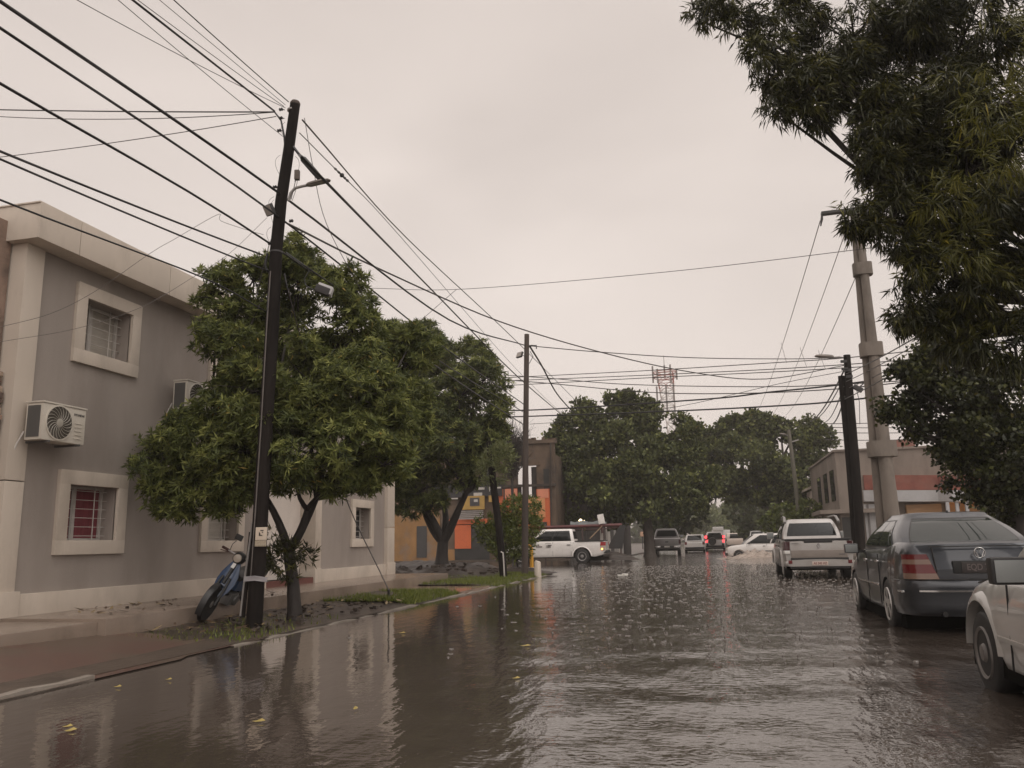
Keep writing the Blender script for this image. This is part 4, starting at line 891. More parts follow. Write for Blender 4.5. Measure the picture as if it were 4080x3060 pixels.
r = np.random.RandomState(22); Bs = blobs3([(4020, 200, 130, -1.2), (3960, 420, 130, -1.2), (3920, 640, 130, -1.1), (4060, 600, 130, -1.3), (3700, 1010, 90, -.5), (3780, 780, 110, -.8), (3860, 980, 110, -.7)], Y5)
C, O = crown_points(Bs, 42, r); leaf_object('young_shoots', t5, C, O, 10, 0.14, 0.014, leaf_mat('olive_young_leaf', (0.035, 0.04, 0.008), (0.085, 0.085, 0.012), (0.15, 0.14, 0.02), trans=0.3), r, jit=0.03, droop=0.4, spread=0.7, tone=(0.45, 0.25), wind=(0.3, 0, -0.2))
# darker broad-leaved tree below it
Y6 = 17.5
B = blobs3([(3610, 1520, 90), (3700, 1430, 100, .4), (3800, 1480, 130), (3660, 1640, 80, .2), (3570, 1620, 60), (3620, 1710, 55), (3540, 1640, 40), (3800, 1630, 150), (3960, 1560, 150), (3940, 1740, 150, -.4), (3840, 1790, 110), (4060, 1680, 130), (3900, 1880, 120), (4020, 1870, 130, -.4), (3980, 1980, 100), (3890, 1960, 70), (4060, 2050, 90), (3740, 1700, 70)], Y6)
fk = [aY(4060, 2010, Y6), aY(3990, 1900, Y6), aY(4060, 1800, Y6), aY(3880, 1750, Y6)]
tree('pavement_tree', 'dark broad-leaved tree on the right pavement, below the overhanging tree', (aY(4060, 2200, Y6)[0], Y6, 0.1), fk, B, L_darkbroad, 6, 0.105, 0.080, 70, 16, sub_=9, subr=0.46, rt=0.14, jit=0.06, up=-0.1, spread=1.2, tone=(0.36, 0.26))
mass('pavement_bush', 'yellow-green bush at the right edge, above the dark sedan roof', [(4000, 2030, 70), (3950, 2080, 50), (4050, 2090, 60), (4070, 2010, 50)], 21, L_bright, 0.18, 0.06, 30, 17, cat='bush', tone=(0.3, 0.2), k=7)
# ================================================================== POLES, LAMPS, CABLES
M_wood = mat('creosoted_wood', (0.013, 0.0105, 0.0095), 0.85, 0.4, 7, bump=0.5, bscale=16, stretch=(1, 1, 0.12), dirt=(0.030, 0.024, 0.021), dscale=2.2, damt=0.7, spec=0.12)
M_wood2 = mat('weathered_pole', (0.062, 0.046, 0.038), 0.8, 0.3, 7, bump=0.4, bscale=16, stretch=(1, 1, 0.12))
M_iron = mat('dark_iron', (0.035, 0.032, 0.032), 0.5, 0.2)
M_cond = mat('weathered_conduit', (0.12, 0.105, 0.095), 0.6, 0.3, 6)
M_galv = mat('galvanised', (0.30, 0.28, 0.265), 0.45, 0.15, 6, metal=0.2)
M_lampg = mat('lamp_housing', (0.16, 0.135, 0.115), 0.5, 0.15)
M_pconc = mat('pole_concrete', (0.18, 0.15, 0.125), 0.7, 0.15, 3, bump=0.3, bscale=30, dirt=(0.095, 0.078, 0.064), dscale=1.7, damt=0.85, stretch=(1, 1, 0.4))
M_cable = mat('black_cable', (0.016, 0.015, 0.017), 0.45, 0.1)
M_cable3 = mat('bare_conductor', (0.16, 0.14, 0.13), 0.5, 0.1)
M_cable2 = mat('weathered_cable', (0.055, 0.048, 0.045), 0.5, 0.1)
def shaft(s, pts, r, n=14): s.tube(pts, r, n)

# near wooden pole
YP = 10.57
def A(x, y, Y=YP): return aY(x, y, Y)
t = thing('utility_pole', 'tall black creosoted wooden pole in front of the near street tree', 'pole', G(1010, 2485, .06))
line = [(1012, 2500, .112), (1030, 2200, .108), (1047, 1900, .106), (1065, 1600, .102), (1088, 1250, .098), (1100, 1000, .093), (1120, 800, .088), (1150, 600, .083), (1176, 415, .077)]
s = MB(); shaft(s, [A(x, y) for x, y, q in line], [q for *_, q in line]); s.build('shaft', M_wood, t, smooth=50, world=True)
s = MB(); c = A(1176, 415); d = nrm(A(1176, 415) - A(1150, 600)); s.tube([c - d * .01, c + d * 0.015, c + d * 0.05], [0.079, 0.08, 0.06], 14); s.build('pole_cap', M_wood2, t, world=True)
s = MB()
for (x, y, q) in ((1100, 1005, .097), (1166, 440, .084)): c = A(x, y); s = MB(); s.tube([c - [0, 0, .012], c + [0, 0, .012]], q, 14); s.build('clamp_band', M_iron if y > 600 else M_galv, t, world=True)
s = MB(); s.tube([A(985, 2450, YP - .02), A(1000, 2290, YP - .1), A(1020, 2000, YP - .12), A(1040, 1700, YP - .12), A(1063, 1300, YP - .11), A(1078, 1080, YP - .1)], 0.010, 6); s.build('conduit', M_cond, t, smooth=50, world=True)
s = MB(); s.tube([A(958, 2455), A(972, 2330), A(990, 2200), A(1006, 2080)], 0.016, 7); s.build('brace_pipe', M_galv, t, smooth=50, world=True)
s = MB(); s.tube([A(966, 2460, YP + .03), A(984, 2290, YP + .03), A(1002, 2120, YP + .03)], 0.036, 8); s.build('brace_post', M_wood, t, smooth=50, world=True)
s = MB()
for y in (2296, 2312):
    p = [A(972, y + 4, YP - .13), A(1015, y, YP - .14), A(1062, y + 6, YP - .125), A(1066, y + 6, YP + .06)]; s.tube(p, 0.0075, 5)
s.slab([[A(972, 2298, YP - .135), A(1064, 2300, YP - .128)], [A(972, 2312, YP - .135), A(1064, 2316, YP - .128)]], (0, -0.004, 0)); s.build('strap', mat('pale_strap', (0.33, 0.31, 0.32), 0.4), t, world=True)
s = MB()
for (x, y) in ((1119, 436), (1118, 470), (1112, 520), (1170, 470), (1160, 530), (1095, 745), (1160, 880), (1075, 970)): 
    c = A(x, y); s.lathe([(.012, -.03), (.028, -.02), (.018, 0), (.028, .02), (.012, .035)], 8, c, 'x'); s.tube([c, c + [0.05 if x < 1140 else -0.05, 0.03, 0]], 0.008, 5)
s.build('insulator', M_iron, t, world=True)
s = MB()
for k in range(7):
    rr = random.Random(k); x = rr.choice([1095, 1110, 1185, 1080, 1170, 1160]); y = rr.uniform(430, 1050) if x in (1095, 1110) else rr.uniform(480, 1040)
    bx = np.interp(y, [415, 600, 800, 1000], [1176, 1150, 1120, 1100]); sgn = -1 if x < bx else 1
    p0 = A(bx + sgn * 30, y); p1 = A(bx + sgn * (55 + rr.uniform(0, 25)), y + 20); p3 = A(bx + sgn * 26, y + 60 + rr.uniform(0, 60)); s.tube([p0 * (1 - u) ** 2 + p1 * 2 * u * (1 - u) * 1.0 + p3 * u * u for u in np.linspace(0, 1, 9)], 0.0032, 4)
s.tube([A(1094, 446), A(1120, 480), A(1132, 540), A(1138, 620), A(1130, 800)], 0.014, 6)
s.build('loop_wires', M_cable, t, smooth=60, world=True)

def lamp_arm(label, pts, head0, head1, wd, pole=True, group=None, arm_r=0.022, rz=None):
    t = thing('street_lamp', label, 'street lamp', pts[0], 0, group)
    s = MB(); s.tube(pts, arm_r, 8); s.build('arm', M_galv, t, smooth=60, world=True)
    h0, h1 = np.asarray(head0, float), np.asarray(head1, float); d = h1 - h0; q = nrm(np.cross(d, (0, 0, 1))); P = []
    for u, w_, hh in ((0, .5, .6), (.08, .75, .9), (.3, .9, 1), (.7, 1, .9), (.93, .8, .6), (1, .3, .25)):
        c = h0 + d * u; wv = q * wd * w_ / 2; z = np.array([0, 0, wd * 0.28 * hh]); P.append([c - wv, c - wv * .7 + z, c + wv * .7 + z, c + wv, c + wv * .8 - z * .35, c - wv * .8 - z * .35])
    s = MB(); s.grid(P, closed=True); s.add(P[0], [(0, 1, 2, 3, 4, 5)]); s.add(P[-1], [(0, 1, 2, 3, 4, 5)]); s.build('head', M_lampg, t, smooth=50, world=True)
    s = MB(); a = h0 + d * .42; s.obox(a - [0, 0, wd * .11], d * .3, q * wd * .3, (0, 0, wd * .03)); s.build('lens', mat('lamp_lens', (0.30, 0.27, 0.24), 0.25), t, world=True)
    return t
lamp_arm('grey street lamp on a short curved arm near the top of the black wooden pole', [A(1150, 800), A(1158, 770), A(1175, 750), A(1205, 742), A(1228, 738)], A(1222, 740), A(1316, 718), 0.13)
def flood(label, c, fwd, wd, hh, dp, arm_to, lens_m, group='floodlights on the poles'):
    t = thing('floodlight', label, 'floodlight', c, 0, group); c = np.asarray(c, float); f = nrm(fwd); x = nrm(np.cross(f, (0, 0, 1))); u = np.cross(x, f)
    s = MB(); s.obox(c - f * dp / 2, x * wd / 2, f * dp / 2, u * hh / 2); s.build('housing', M_iron, t, bevel=0.012, world=True)
    s = MB(); s.obox(c + f * 0.004, x * wd * .45, f * 0.004, u * hh * .44); s.build('glass', lens_m, t, world=True)
    s = MB(); s.tube([c - f * dp, np.asarray(arm_to, float)], 0.012, 5); s.build('bracket', M_iron, t, world=True)
M_flens = mat('floodlight_glass', (0.32, 0.29, 0.265), 0.2, 0.05)
flood('square floodlight with a pale glass on the left of the black wooden pole', A(1068, 838, YP - .12), (-0.35, -0.75, -0.5), 0.175, 0.165, 0.06, A(1105, 850), M_flens)
# hanging white floodlight box on a cable
c = A(1296, 1155, YP + .2); t = thing('cable_box', 'white and black cable junction box hanging on the cable right of the black pole', 'junction box', c)
s = MB(); s.obox(c, np.array([.095, .05, -.035]), np.array([-.03, .075, 0]), np.array([.02, 0, .06])); s.build('shell', mat('box_white', (0.50, 0.49, 0.49), 0.4), t, bevel=0.02, world=True)
s = MB(); s.obox(c + [-.02, -.045, -.02], np.array([.09, .05, -.035]), np.array([-.02, .05, 0]), np.array([.02, 0, .052])); s.build('base', M_iron, t, bevel=0.015, world=True)
c = A(1184, 698, YP - .02); t = thing('photocell_box', 'small brown photocell box on the right side of the black pole above the street lamp', 'junction box', c)
s = MB(); s.box(c, (0.075, 0.07, 0.155), 0.2); s.build('casing', mat('brown_box', (0.095, 0.068, 0.052), 0.5), t, bevel=0.012, world=True)
s = MB(); s.tube([c + [-.02, 0, -.07], A(1168, 760), A(1160, 795)], 0.006, 5); s.tube([c + [.01, 0, -.07], A(1178, 760), A(1164, 800)], 0.004, 5); s.build('lead', M_cable, t, world=True)
p0, p1 = A(1205, 630), A(1282, 718); t = thing('cable_splice', 'thick black splice sleeve on the cable just above the street lamp head', 'cable splice', (p0 + p1) / 2)
s = MB(); d = p1 - p0; s.tube([p0 - d * .12, p0, p0 + d * .05, p0 + d * .5, p1 - d * .05, p1], [.022, .035, .05, .05, .045, .025], 12); s.build('sleeve', M_cable, t, smooth=50, world=True)
p0, p1 = A(1330, 667, YP + .8), A(1391, 726, YP + .9); t = thing('tension_insulator', 'black strain insulator strung on the thin wire right of the pole top', 'insulator', (p0 + p1) / 2); d = p1 - p0
s = MB(); s.tube([p0 + d * u for u in (0, .12, .2, .35, .42, .5, .56, .64, .72, .8, .88, 1)], [.008, .022, .012, .022, .012, .04, .04, .012, .024, .012, .024, .008], 8); s.build('sheds', M_cable, t, smooth=50, world=True)
# notice plates on the pole
c = A(1041, 2126, YP - .125); t = thing('pole_sign', 'white square notice with a black emblem fixed to the black wooden pole', 'sign', c)
xd, zd = np.array([math.cos(.12), math.sin(.12), 0]), np.array([0.015, 0, 1.])
def pt(u, v, q=-.005): return c + xd * u + zd * v + np.array([0, q, 0])
s = MB(); s.obox(c, xd * .083, (0, .004, 0), zd * .088); s.build('plate', mat('cream_plate', (0.60, 0.50, 0.40), 0.5, 0.06), t, bevel=0.003, world=True)
s = MB()
for poly in ([(-.016, .048), (.034, .050), (.034, .036), (-.008, .036)], [(-.03, .024), (-.012, .006), (-.012, -.016), (.012, -.018), (.024, -.03), (-.03, -.03)], [(.008, .022), (.03, .026), (.028, .006)]):
    s.prism([pt(a, b) for a, b in poly], (0, -.003, 0))
s.build('emblem', mat('black_print', (0.03, 0.025, 0.02), 0.5), t, world=True)
c2 = A(1038, 2165, YP - .125); t = thing('lower_pole_sign', 'worn strip notice just below the square white one on the black pole', 'sign', c2)
s = MB(); s.obox(c2, xd * .083, (0, .004, 0), zd * .042); s.build('plate', mat('worn_plate', (0.36, 0.30, 0.22), 0.5, 0.25, 40, dirt=(0.18, 0.14, 0.10), dscale=30), t, bevel=0.003, world=True)
s = MB(); rr = random.Random(1)
for i in range(9): u = -.07 + i * .017; s.prism([c2 + xd * u + zd * -.02 + [0, -.005, 0], c2 + xd * (u + rr.uniform(.005, .011)) + zd * -.02 + [0, -.005, 0], c2 + xd * (u + .008) + zd * rr.uniform(-.004, .012) + [0, -.005, 0]], (0, -.002, 0))
s.build('worn_print', mat('pale_print', (0.5, 0.43, 0.34), 0.5), t, world=True)

def simple_pole(name, label, pts, rs, m, n=12, group=None):
    t = thing(name, label, 'pole', pts[0], 0, group); s = MB(); s.tube(pts, rs, n); s.build('shaft', m, t, smooth=50, world=True); return t
Y2P = 26.5
t2 = simple_pole('wooden_post', 'straight brown wooden pole at the street corner with a small floodlight', [aY(2091, 2295, Y2P), aY(2094, 1800, Y2P), aY(2099, 1332, Y2P)], [.115, .10, .085], M_wood2)
s = MB(); c = aY(2112, 1378, Y2P); s.box(c, (.2, .05, .05)); s.tube([c + [.1, 0, 0], c + [.22, 0, 0], c + [.22, 0, -.12]], .02, 5); s.tube([aY(2112, 1400, Y2P), aY(2124, 1420, Y2P), aY(2108, 1450, Y2P)], .012, 5); s.build('cable_bracket', M_iron, t2, world=True)
flood('small floodlight near the top of the straight brown corner pole', aY(2068, 1412, Y2P - .15), (-.5, -.7, .35), .26, .2, .07, aY(2092, 1418, Y2P), M_flens)
simple_pole('leaning_post', 'short dark leaning post in the grass with a white rag tied near its foot', [aY(2007, 2302, 24.3), aY(1990, 2120, 24.35), aY(1962, 1900, 24.5), aY(1950, 1760, 24.6)], [.12, .115, .11, .10], M_wood)
t = thing('white_rag', 'thin white rag hanging down the foot of the leaning dark post', 'rag', aY(2005, 2200, 24.1)); s = MB(); s.tube([aY(1996, 2199, 24.12), aY(2004, 2202, 24.1), aY(2007, 2240, 24.1), aY(2010, 2300, 24.1)], .022, 5); s.build('cloth', M_white, t, world=True)
c = aY(2119, 2268, 31.5); t = thing('yellow_hydrant_pipe', 'yellow standpipe with a bent head on a pale slab beside the bush', 'standpipe', c)
s = MB(); s.tube([c, c + [0, 0, .75], c + [-.02, 0, .88], c + [-.10, 0, .92], c + [-.17, 0, .86], c + [-.18, 0, .7]], .075, 10); s.build('pipe', mat('yellow_paint', (0.62, 0.31, 0.025), 0.4, 0.08), t, smooth=50, world=True)
s = MB(); s.box(c + [-.3, 0, .02], (1.0, .4, .1)); s.build('slab', M_trim, t, bevel=.02, world=True)
c = G(2143, 2290, .08); s = MB(); s.tube([c - [0, 0, .1], c + [0, 0, .4], c + [0.01, 0, .43]], [.115, .105, .08], 10); tag(s.build('concrete_stub', M_trim, smooth=50), 'short pale concrete stub at the corner right of the straight brown pole', 'bollard')
# dirt mounds and logs by the house corner
for (x, y, Y, sx_, sz, nm, lab, cat) in ((1600, 2262, 28, .55, .30, 'rubble_heap', 'dark rubble heap against the far corner of the grey house', 'rubble'), (1740, 2262, 28.5, 2.6, .16, 'earth_mound', 'long low mound of dark dug-up earth on the corner lot', 'mound'), (2060, 2272, 28.2, 1.4, .20, 'earth_mound', 'dark mound of earth under the yellow-green bush', 'mound'), (2430, 2196, 45.0, 1.6, .42, 'earth_mound', 'grey-brown mound of earth behind the white double-cab pickup', 'mound')):
    c = aY(x, y, Y); P_ = []; rr = random.Random(int(x))
    for i in range(9):
        rad = i / 8; P_.append([(c[0] + sx_ * rad * math.cos(a) * (1 + rr.uniform(-.12, .12)), Y + .7 * sx_ ** .5 * rad * math.sin(a) * (1 + rr.uniform(-.12, .12)), 0.05 + sz * math.cos(rad * PI / 2) * rr.uniform(.75, 1.15)) for a in np.linspace(0, 2 * PI, 22)[:-1]])
    s = MB(); s.grid(P_, closed=True); tag(s.build(nm, M_dug, smooth=60), lab, cat)

# right-hand poles
YW = 30.5
tw = simple_pole('twin_pole', 'taller of the two black wooden poles standing together on the right, carrying a lamp arm', [aY(3435, 2250, YW), aY(3408, 1850, YW), aY(3385, 1560, YW), aY(3374, 1415, YW)], [.165, .15, .13, .12], M_wood)
simple_pole('twin_pole', 'shorter black wooden pole standing just left of its taller twin', [aY(3414, 2200, YW + .35), aY(3386, 1850, YW + .3), aY(3362, 1600, YW + .25), aY(3352, 1498, YW + .2)], [.135, .13, .12, .115], M_wood)
s = MB()
for (x, y) in ((3362, 1440), (3366, 1470), (3378, 1475), (3384, 1500)): s.box(aY(x, y, YW - .1), (.22, .08, .09))
s.build('insulator', M_iron, tw, world=True)
lamp_arm('street lamp with a long flat head on top of the right black twin pole', [aY(3372, 1428, YW), aY(3345, 1422, YW), aY(3318, 1424, YW)], aY(3322, 1424, YW), aY(3246, 1420, YW), 0.28, arm_r=.03)
c = aY(3418, 1548, YW - .1); t = thing('cable_clamp_box', 'small dark box with hanging leads on the right of the taller twin pole', 'junction box', c)
s = MB(); s.obox(c, (.14, 0, -.09), (0, .08, 0), (.04, 0, .07)); s.build('casing', M_iron, t, bevel=.02, world=True)
s = MB(); s.tube([c, c + [.3, 0, .25], c + [.45, 0, .15], c + [.5, 0, .45], c + [.8, 0, .4]], .022, 5); s.tube([c + [-.05, 0, 0], aY(3424, 1600, YW), aY(3426, 1690, YW)], .012, 5); s.build('lead', M_cable2, t, world=True)
# double-column concrete pole with collars
YC = 26.0
tc_ = thing('concrete_pole', 'tall double-column concrete power pole with collars on the right', 'pole', aY(3575, 2240, YC))
top, bot = aY(3412, 850, YC), aY(3562, 2240, YC)
def cc(u): return bot + (top - bot) * u
for off, nm in ((-.13, 0), (.13, 1)):
    s = MB(); q = np.array([.05, -.1, 0]) if nm else np.array([-.15, .2, 0]); s.tube([cc(0) + q * 1.2, cc(.5) + q * .9, cc(1) + q * .6], [.235, .165, .095] if nm else [.165, .13, .08], 16); s.build('column', M_pconc, tc_, smooth=50, world=True)
def uof(y): return (2240 - y) / (2240 - 850)
for (y0, y1, wd) in ((1065, 1115, .16), (1395, 1450, .21), (1785, 1845, .28)):
    a, b = cc(uof(y1)), cc(uof(y0)); s = MB(); P_ = []
    for z in (a, b):
        ring = []
        for k in range(20):
            th = 2 * PI * k / 20; ring.append(z + np.array([(wd + .12) * np.sign(math.cos(th)) * abs(math.cos(th)) ** .6, (wd + .06) * np.sign(math.sin(th)) * abs(math.sin(th)) ** .6, 0]))
        P_.append(ring)
    s.grid(P_, closed=True); s.add(P_[0], [tuple(range(20))]); s.add(P_[1], [tuple(range(20))]); s.build('collar', M_pconc, tc_, smooth=50, world=True)
s = MB(); a, b = aY(3272, 850, YC), aY(3470, 838, YC)
s.prism([a + [0, -.05, .05], b + [0, -.12, .12], b + [0, -.12, -.16], a + [0.5, -.1, -.06], a + [0, -.05, -.05]], (0, .2, 0)); s.build('cross_arm', M_iron, tc_, bevel=.015, world=True)
s = MB(); s.tube([a + [.02, 0, -.04], a + [0, 0, -.2], a + [-.05, 0, -.42]], [.03, .045, .02], 6); s.build('insulator', M_iron, tc_, world=True)
YF = 58
tf = simple_pole('far_lamp_pole', 'thin far lamp pole in front of the wide tree right of the middle', [aY(3189, 2095, YF), aY(3160, 1850, YF), aY(3142, 1712, YF)], [.15, .13, .11], mat('mossy_pole', (0.11, 0.10, 0.075), 0.6))
lamp_arm('small street lamp on the thin far pole', [aY(3146, 1740, YF), aY(3130, 1732, YF)], aY(3134, 1733, YF), aY(3104, 1728, YF), .25, arm_r=.03)
s = MB(); s.bar(aY(3150, 1762, YF), aY(3182, 1752, YF), .08, .08); s.build('cross_arm', M_galv, tf, world=True)

# ------------------------------------------------------------------ cables
def cable(label, pts, px, m=None, sag=0.0, group='overhead cables', twist=False, cat='cable', name='overhead_cable'):
    """pts: world points; thickness from its width in the photo at the middle point"""
    pts = [np.asarray(p, float) for p in pts]; out = []
    if len(pts) == 2:
        n = 16
        for i in range(n + 1):
            u = i / n; out.append(pts[0] + (pts[1] - pts[0]) * u - np.array([0, 0, 4 * sag * u * (1 - u)]))
    else:                                              # smooth through all points
        P_ = [2 * pts[0] - pts[1]] + pts + [2 * pts[-1] - pts[-2]]
        for i in range(1, len(P_) - 2):
            for k in range(6):
                u = k / 6; a, b, c, d = P_[i - 1:i + 3]
                out.append(0.5 * (2 * b + (c - a) * u + (2 * a - 5 * b + 4 * c - d) * u * u + (3 * b - a - 3 * c + d) * u ** 3))
        out.append(pts[-1])
    mid = out[len(out) // 2]
    ref = min((np.dot(p - CO, CF) for p in out if np.dot(p - CO, CF) > 3.5), default=10)
    dep = max(np.dot(mid - CO, CF), ref)
    r_ = px / 2 * dep / FPX
    s = MB(); s.tube(out, r_, 6)
    o = s.build(name, m or M_cable, smooth=60); tag(o, label, cat, group); return o
XL = -6.2
def near(x, y): return aX(x, y, XL)                     # runs back along the kerb
def ext(a, b, u=1.9): return a + (b - a) * u            # continue out of the frame
def run(x0, y0, x1, y1, px, label, sag=0.0, m=None):
    b = A(x1, y1); a = near(x0, y0); cable(label, [b, ext(b, a, 1.35)], px, m, sag)
run(529, 0, 1094, 443, 9, 'thickest black cable leaving the top edge of the photo for the black pole top', .0)
run(332, 0, 1137, 430, 3, 'thin wire from the upper left edge crossing behind the thickest cable to the pole top', .05, M_cable2)
run(480, 0, 1128, 544, 3, 'thin wire from the top edge that meets the black pole lowest of the top group', .03, M_cable2)
run(556, 0, 1131, 424, 3, 'thin wire just right of the thickest cable at the top edge', .02, M_cable2)
run(636, 0, 1137, 418, 2.6, 'thin wire second from the right at the top edge', .0, M_cable2)
run(698, 0, 1150, 406, 4.5, 'rightmost wire leaving the top edge for the tip of the black pole', .02)
for (x0, y0, x1, y1, px, sg, lab) in ((0, 435, 1094, 446, 5, .02, 'upper of two level wires running from the left edge to the pole top'), (0, 451, 1094, 447, 3.2, .12, 'lower of two level wires running from the left edge to the pole top'), (0, 619, 1100, 464, 3.2, .06, 'thin wire climbing gently from the left edge to the pole top')):
    a = A(x0, y0, YP + .4); b = A(x1, y1); cable(lab, [b, ext(b, a, 1.2)], px, M_cable2 if px < 4 else M_cable, sg)
def run2(x0, y0, x1, y1, x2, y2, Y2, px, label, sag=.05, **k):
    b = A(x1, y1, YP - .11); a = near(x0, y0); c = aY(x2, y2, Y2); m_ = (b + c) / 2 - np.array([0, 0, sag]); cable(label, [ext(b, a, 1.4), a, b, m_, c], px, **k)
run2(0, 5, 1110, 768, 2092, 1376, Y2P, 10, 'thick twisted cable from the top left corner, past the black pole, to the corner pole', .55)
run2(0, 111, 1105, 860, 2086, 1610, Y2P, 8, 'second thick cable below the top left corner, past the square floodlight', .1)
run2(0, 332, 1072, 968, 2083, 1690, Y2P, 8, 'third thick cable from the left edge, meeting the pole at the clamp above the foliage', .1)
run(0, 593, 1045, 1015, 9, 'thick cable ending in an insulator left of the black pole, upper of a pair', .03)
run(0, 624, 1073, 1082, 8, 'thick cable to the left of the black pole, lower of a pair', .03)
b = A(1066, 1245); a = near(0, 796); cable('black cable crossing the pale cornice of the grey house', [b, A(811, 1107, YP - 1.2), ext(b, a, 1.0), ext(b, a, 1.5)], 7)
# strung from the pole towards the old house on the left
cable('slack pale wire drooping from the floodlight across the upper window', [A(1064, 867), aY(916, 1008, 10.2), aY(760, 1110, 9.8), aY(560, 1225, 9.4), aY(300, 1310, 9.1), aY(0, 1362, 8.9)], 2, M_cable3)
cable('slack pale wire crossing the cornice to the old house at the left edge', [A(1050, 935), aY(990, 918, 10.4), aY(880, 880, 10.2), aY(867, 855, 10.2), aY(700, 950, 9.9), aY(596, 1011, 9.6), aY(380, 1160, 9.3), aY(200, 1250, 9.1), aY(0, 1303, 8.9)], 2, M_cable3)
# beyond the near pole
cable('thick straight cable from the splice sleeve down behind the corner pole', [A(1150, 560), A(1205, 630), A(1304, 730), aY(1730, 1165, 24), aY(2050, 1489, 33), aY(2247, 1660, 50)], 8)
cable('thin wire from the pole tip running down to the middle tree', [A(1205, 478), aY(1622, 950, 20), aY(2050, 1352, 31), aY(2298, 1600, 52)], 3.5, M_cable2)
cable('thin wire carrying the strain insulator', [A(1193, 529), aY(1330, 667, YP + .8), aY(1391, 726, YP + .9), aY(1593, 940, 19), aY(2050, 1463, 34), aY(2240, 1650, 52)], 3, M_cable2)
cable('thin wire hanging steeply from the pole tip into the near tree', [A(1213, 470), A(1247, 665, 10.8), A(1301, 892, 11.2), A(1442, 1164, 12)], 2.6, M_cable2)
cable('long sagging cable from the floodlight clamp to the right twin poles', [A(1150, 893), aY(1500, 1066, 14.5), aY(1988, 1280, 20), aY(2393, 1403, 23.5), aY(2750, 1482, 26), aY(3050, 1510, 28), aY(3370, 1455, YW)], 4.5, M_cable2)
cable('cable carrying the white junction box', [A(1139, 1006), A(1263, 1093, YP + .3), aY(1475, 1240, 13.5), aY(1800, 1470, 19), aY(2083, 1640, Y2P)], 6)
cable('drooping lead from the junction box', [A(1235, 1075, YP + .25), A(1214, 1110, YP + .2), A(1222, 1140, YP + .2), A(1250, 1153, YP + .2)], 4)
cable('lead hanging from the black pole into the leaves on its right', [A(1133, 1090), A(1148, 1160, YP + .05), A(1175, 1260, YP + .3)], 6)
cable('leads strapped down the left side of the black pole', [A(1068, 1010), A(1058, 1060), A(1074, 1100), A(1068, 1200, YP - .1), A(1062, 1300, YP - .1)], 7)
cable('thin wire slanting down left from the black pole into the foliage', [A(1088, 930), A(1060, 1020), A(1020, 1190, YP + .1)], 3, M_cable2)
gw = cable('thin guy wire from the black pole down to its rod in the grass', [A(1150, 1150), A(1175, 1260, YP + .25), A(1364, 1945, 13.2), G(1549, 2352, .5)], 4, M_cable2, cat='guy wire', name='guy_wire', group=None)
s = MB(); a = G(1549, 2385, .08); s.tube([a - [0, 0, .1], a + [0, 0, .18]], .03, 8); s.tube([a + [0, 0, .16], G(1549, 2352, .5)], .012, 6); tag(s.build('anchor_rod', M_iron, smooth=50), 'short dark anchor rod of the guy wire standing in the grass strip', 'anchor rod')
# corner pole onwards
cable('cable from the corner pole top falling to the middle tree', [aY(2112, 1382, Y2P), aY(2160, 1460, 33), aY(2220, 1570, 43), aY(2290, 1650, 52)], 6)
cable('upper wire from the corner pole top across the street to the lamp twin pole', [aY(2110, 1378, Y2P), aY(2393, 1403, 27.3), aY(2750, 1425, 28.6), aY(3130, 1430, 29.8), aY(3370, 1425, YW)], 3.6, M_cable2)
def cross(lab, pts, px, m=None):
    n = len(pts); cable(lab, [aY(x, y, 38 - (x - 1950) / 1450 * 7) for x, y in pts], px, m or M_cable2, group='cables spanning the crossing')
cross('highest cable spanning the crossing, passing the tower top', [(1950, 1508), (2550, 1478), (3040, 1448), (3378, 1425), (3800, 1380)], 3.6)
cross('second cable spanning the crossing, just below the tower top', [(1950, 1520), (2550, 1496), (3040, 1473), (3374, 1452), (3800, 1420)], 3.6)
cross('third cable spanning the crossing', [(1950, 1540), (2550, 1507), (3040, 1484), (3374, 1465), (3800, 1440)], 3.6)
cross('sagging cable spanning the crossing that dips to the tower middle', [(1950, 1490), (2200, 1508), (2511, 1532), (3040, 1541), (3372, 1530), (3800, 1505)], 3.6)
cross('lower sagging cable spanning the crossing', [(1950, 1510), (2160, 1525), (2570, 1562), (2920, 1568), (3330, 1550), (3800, 1500)], 4)
cross('thick dark cable spanning the crossing above the middle tree', [(1950, 1634), (2160, 1632), (2805, 1591), (3060, 1563), (3356, 1532), (3800, 1470)], 6.5, M_cable)
cross('thick dark cable spanning the crossing through the middle tree top', [(1950, 1662), (2130, 1658), (2746, 1635), (3180, 1612), (3368, 1595), (3800, 1550)], 6.5, M_cable)
cross('thin faint wire rising to the right behind the tower', [(2110, 1690), (2300, 1675), (2700, 1620), (3100, 1530), (3360, 1480)], 2.2)
for i, (ya, yb, lab) in enumerate(((1688, 1660, 'highest of the wires behind the twin poles just above the parapet'), (1702, 1690, 'second of the wires above the parapet'), (1722, 1712, 'third of the wires above the parapet'), (1752, 1738, 'lowest of the wires above the parapet'))):
    cable(lab, [aY(3290, ya, 47), aY(3900, yb, 47)], 3.2, M_cable2, .1, 'wires above the concrete parapet')
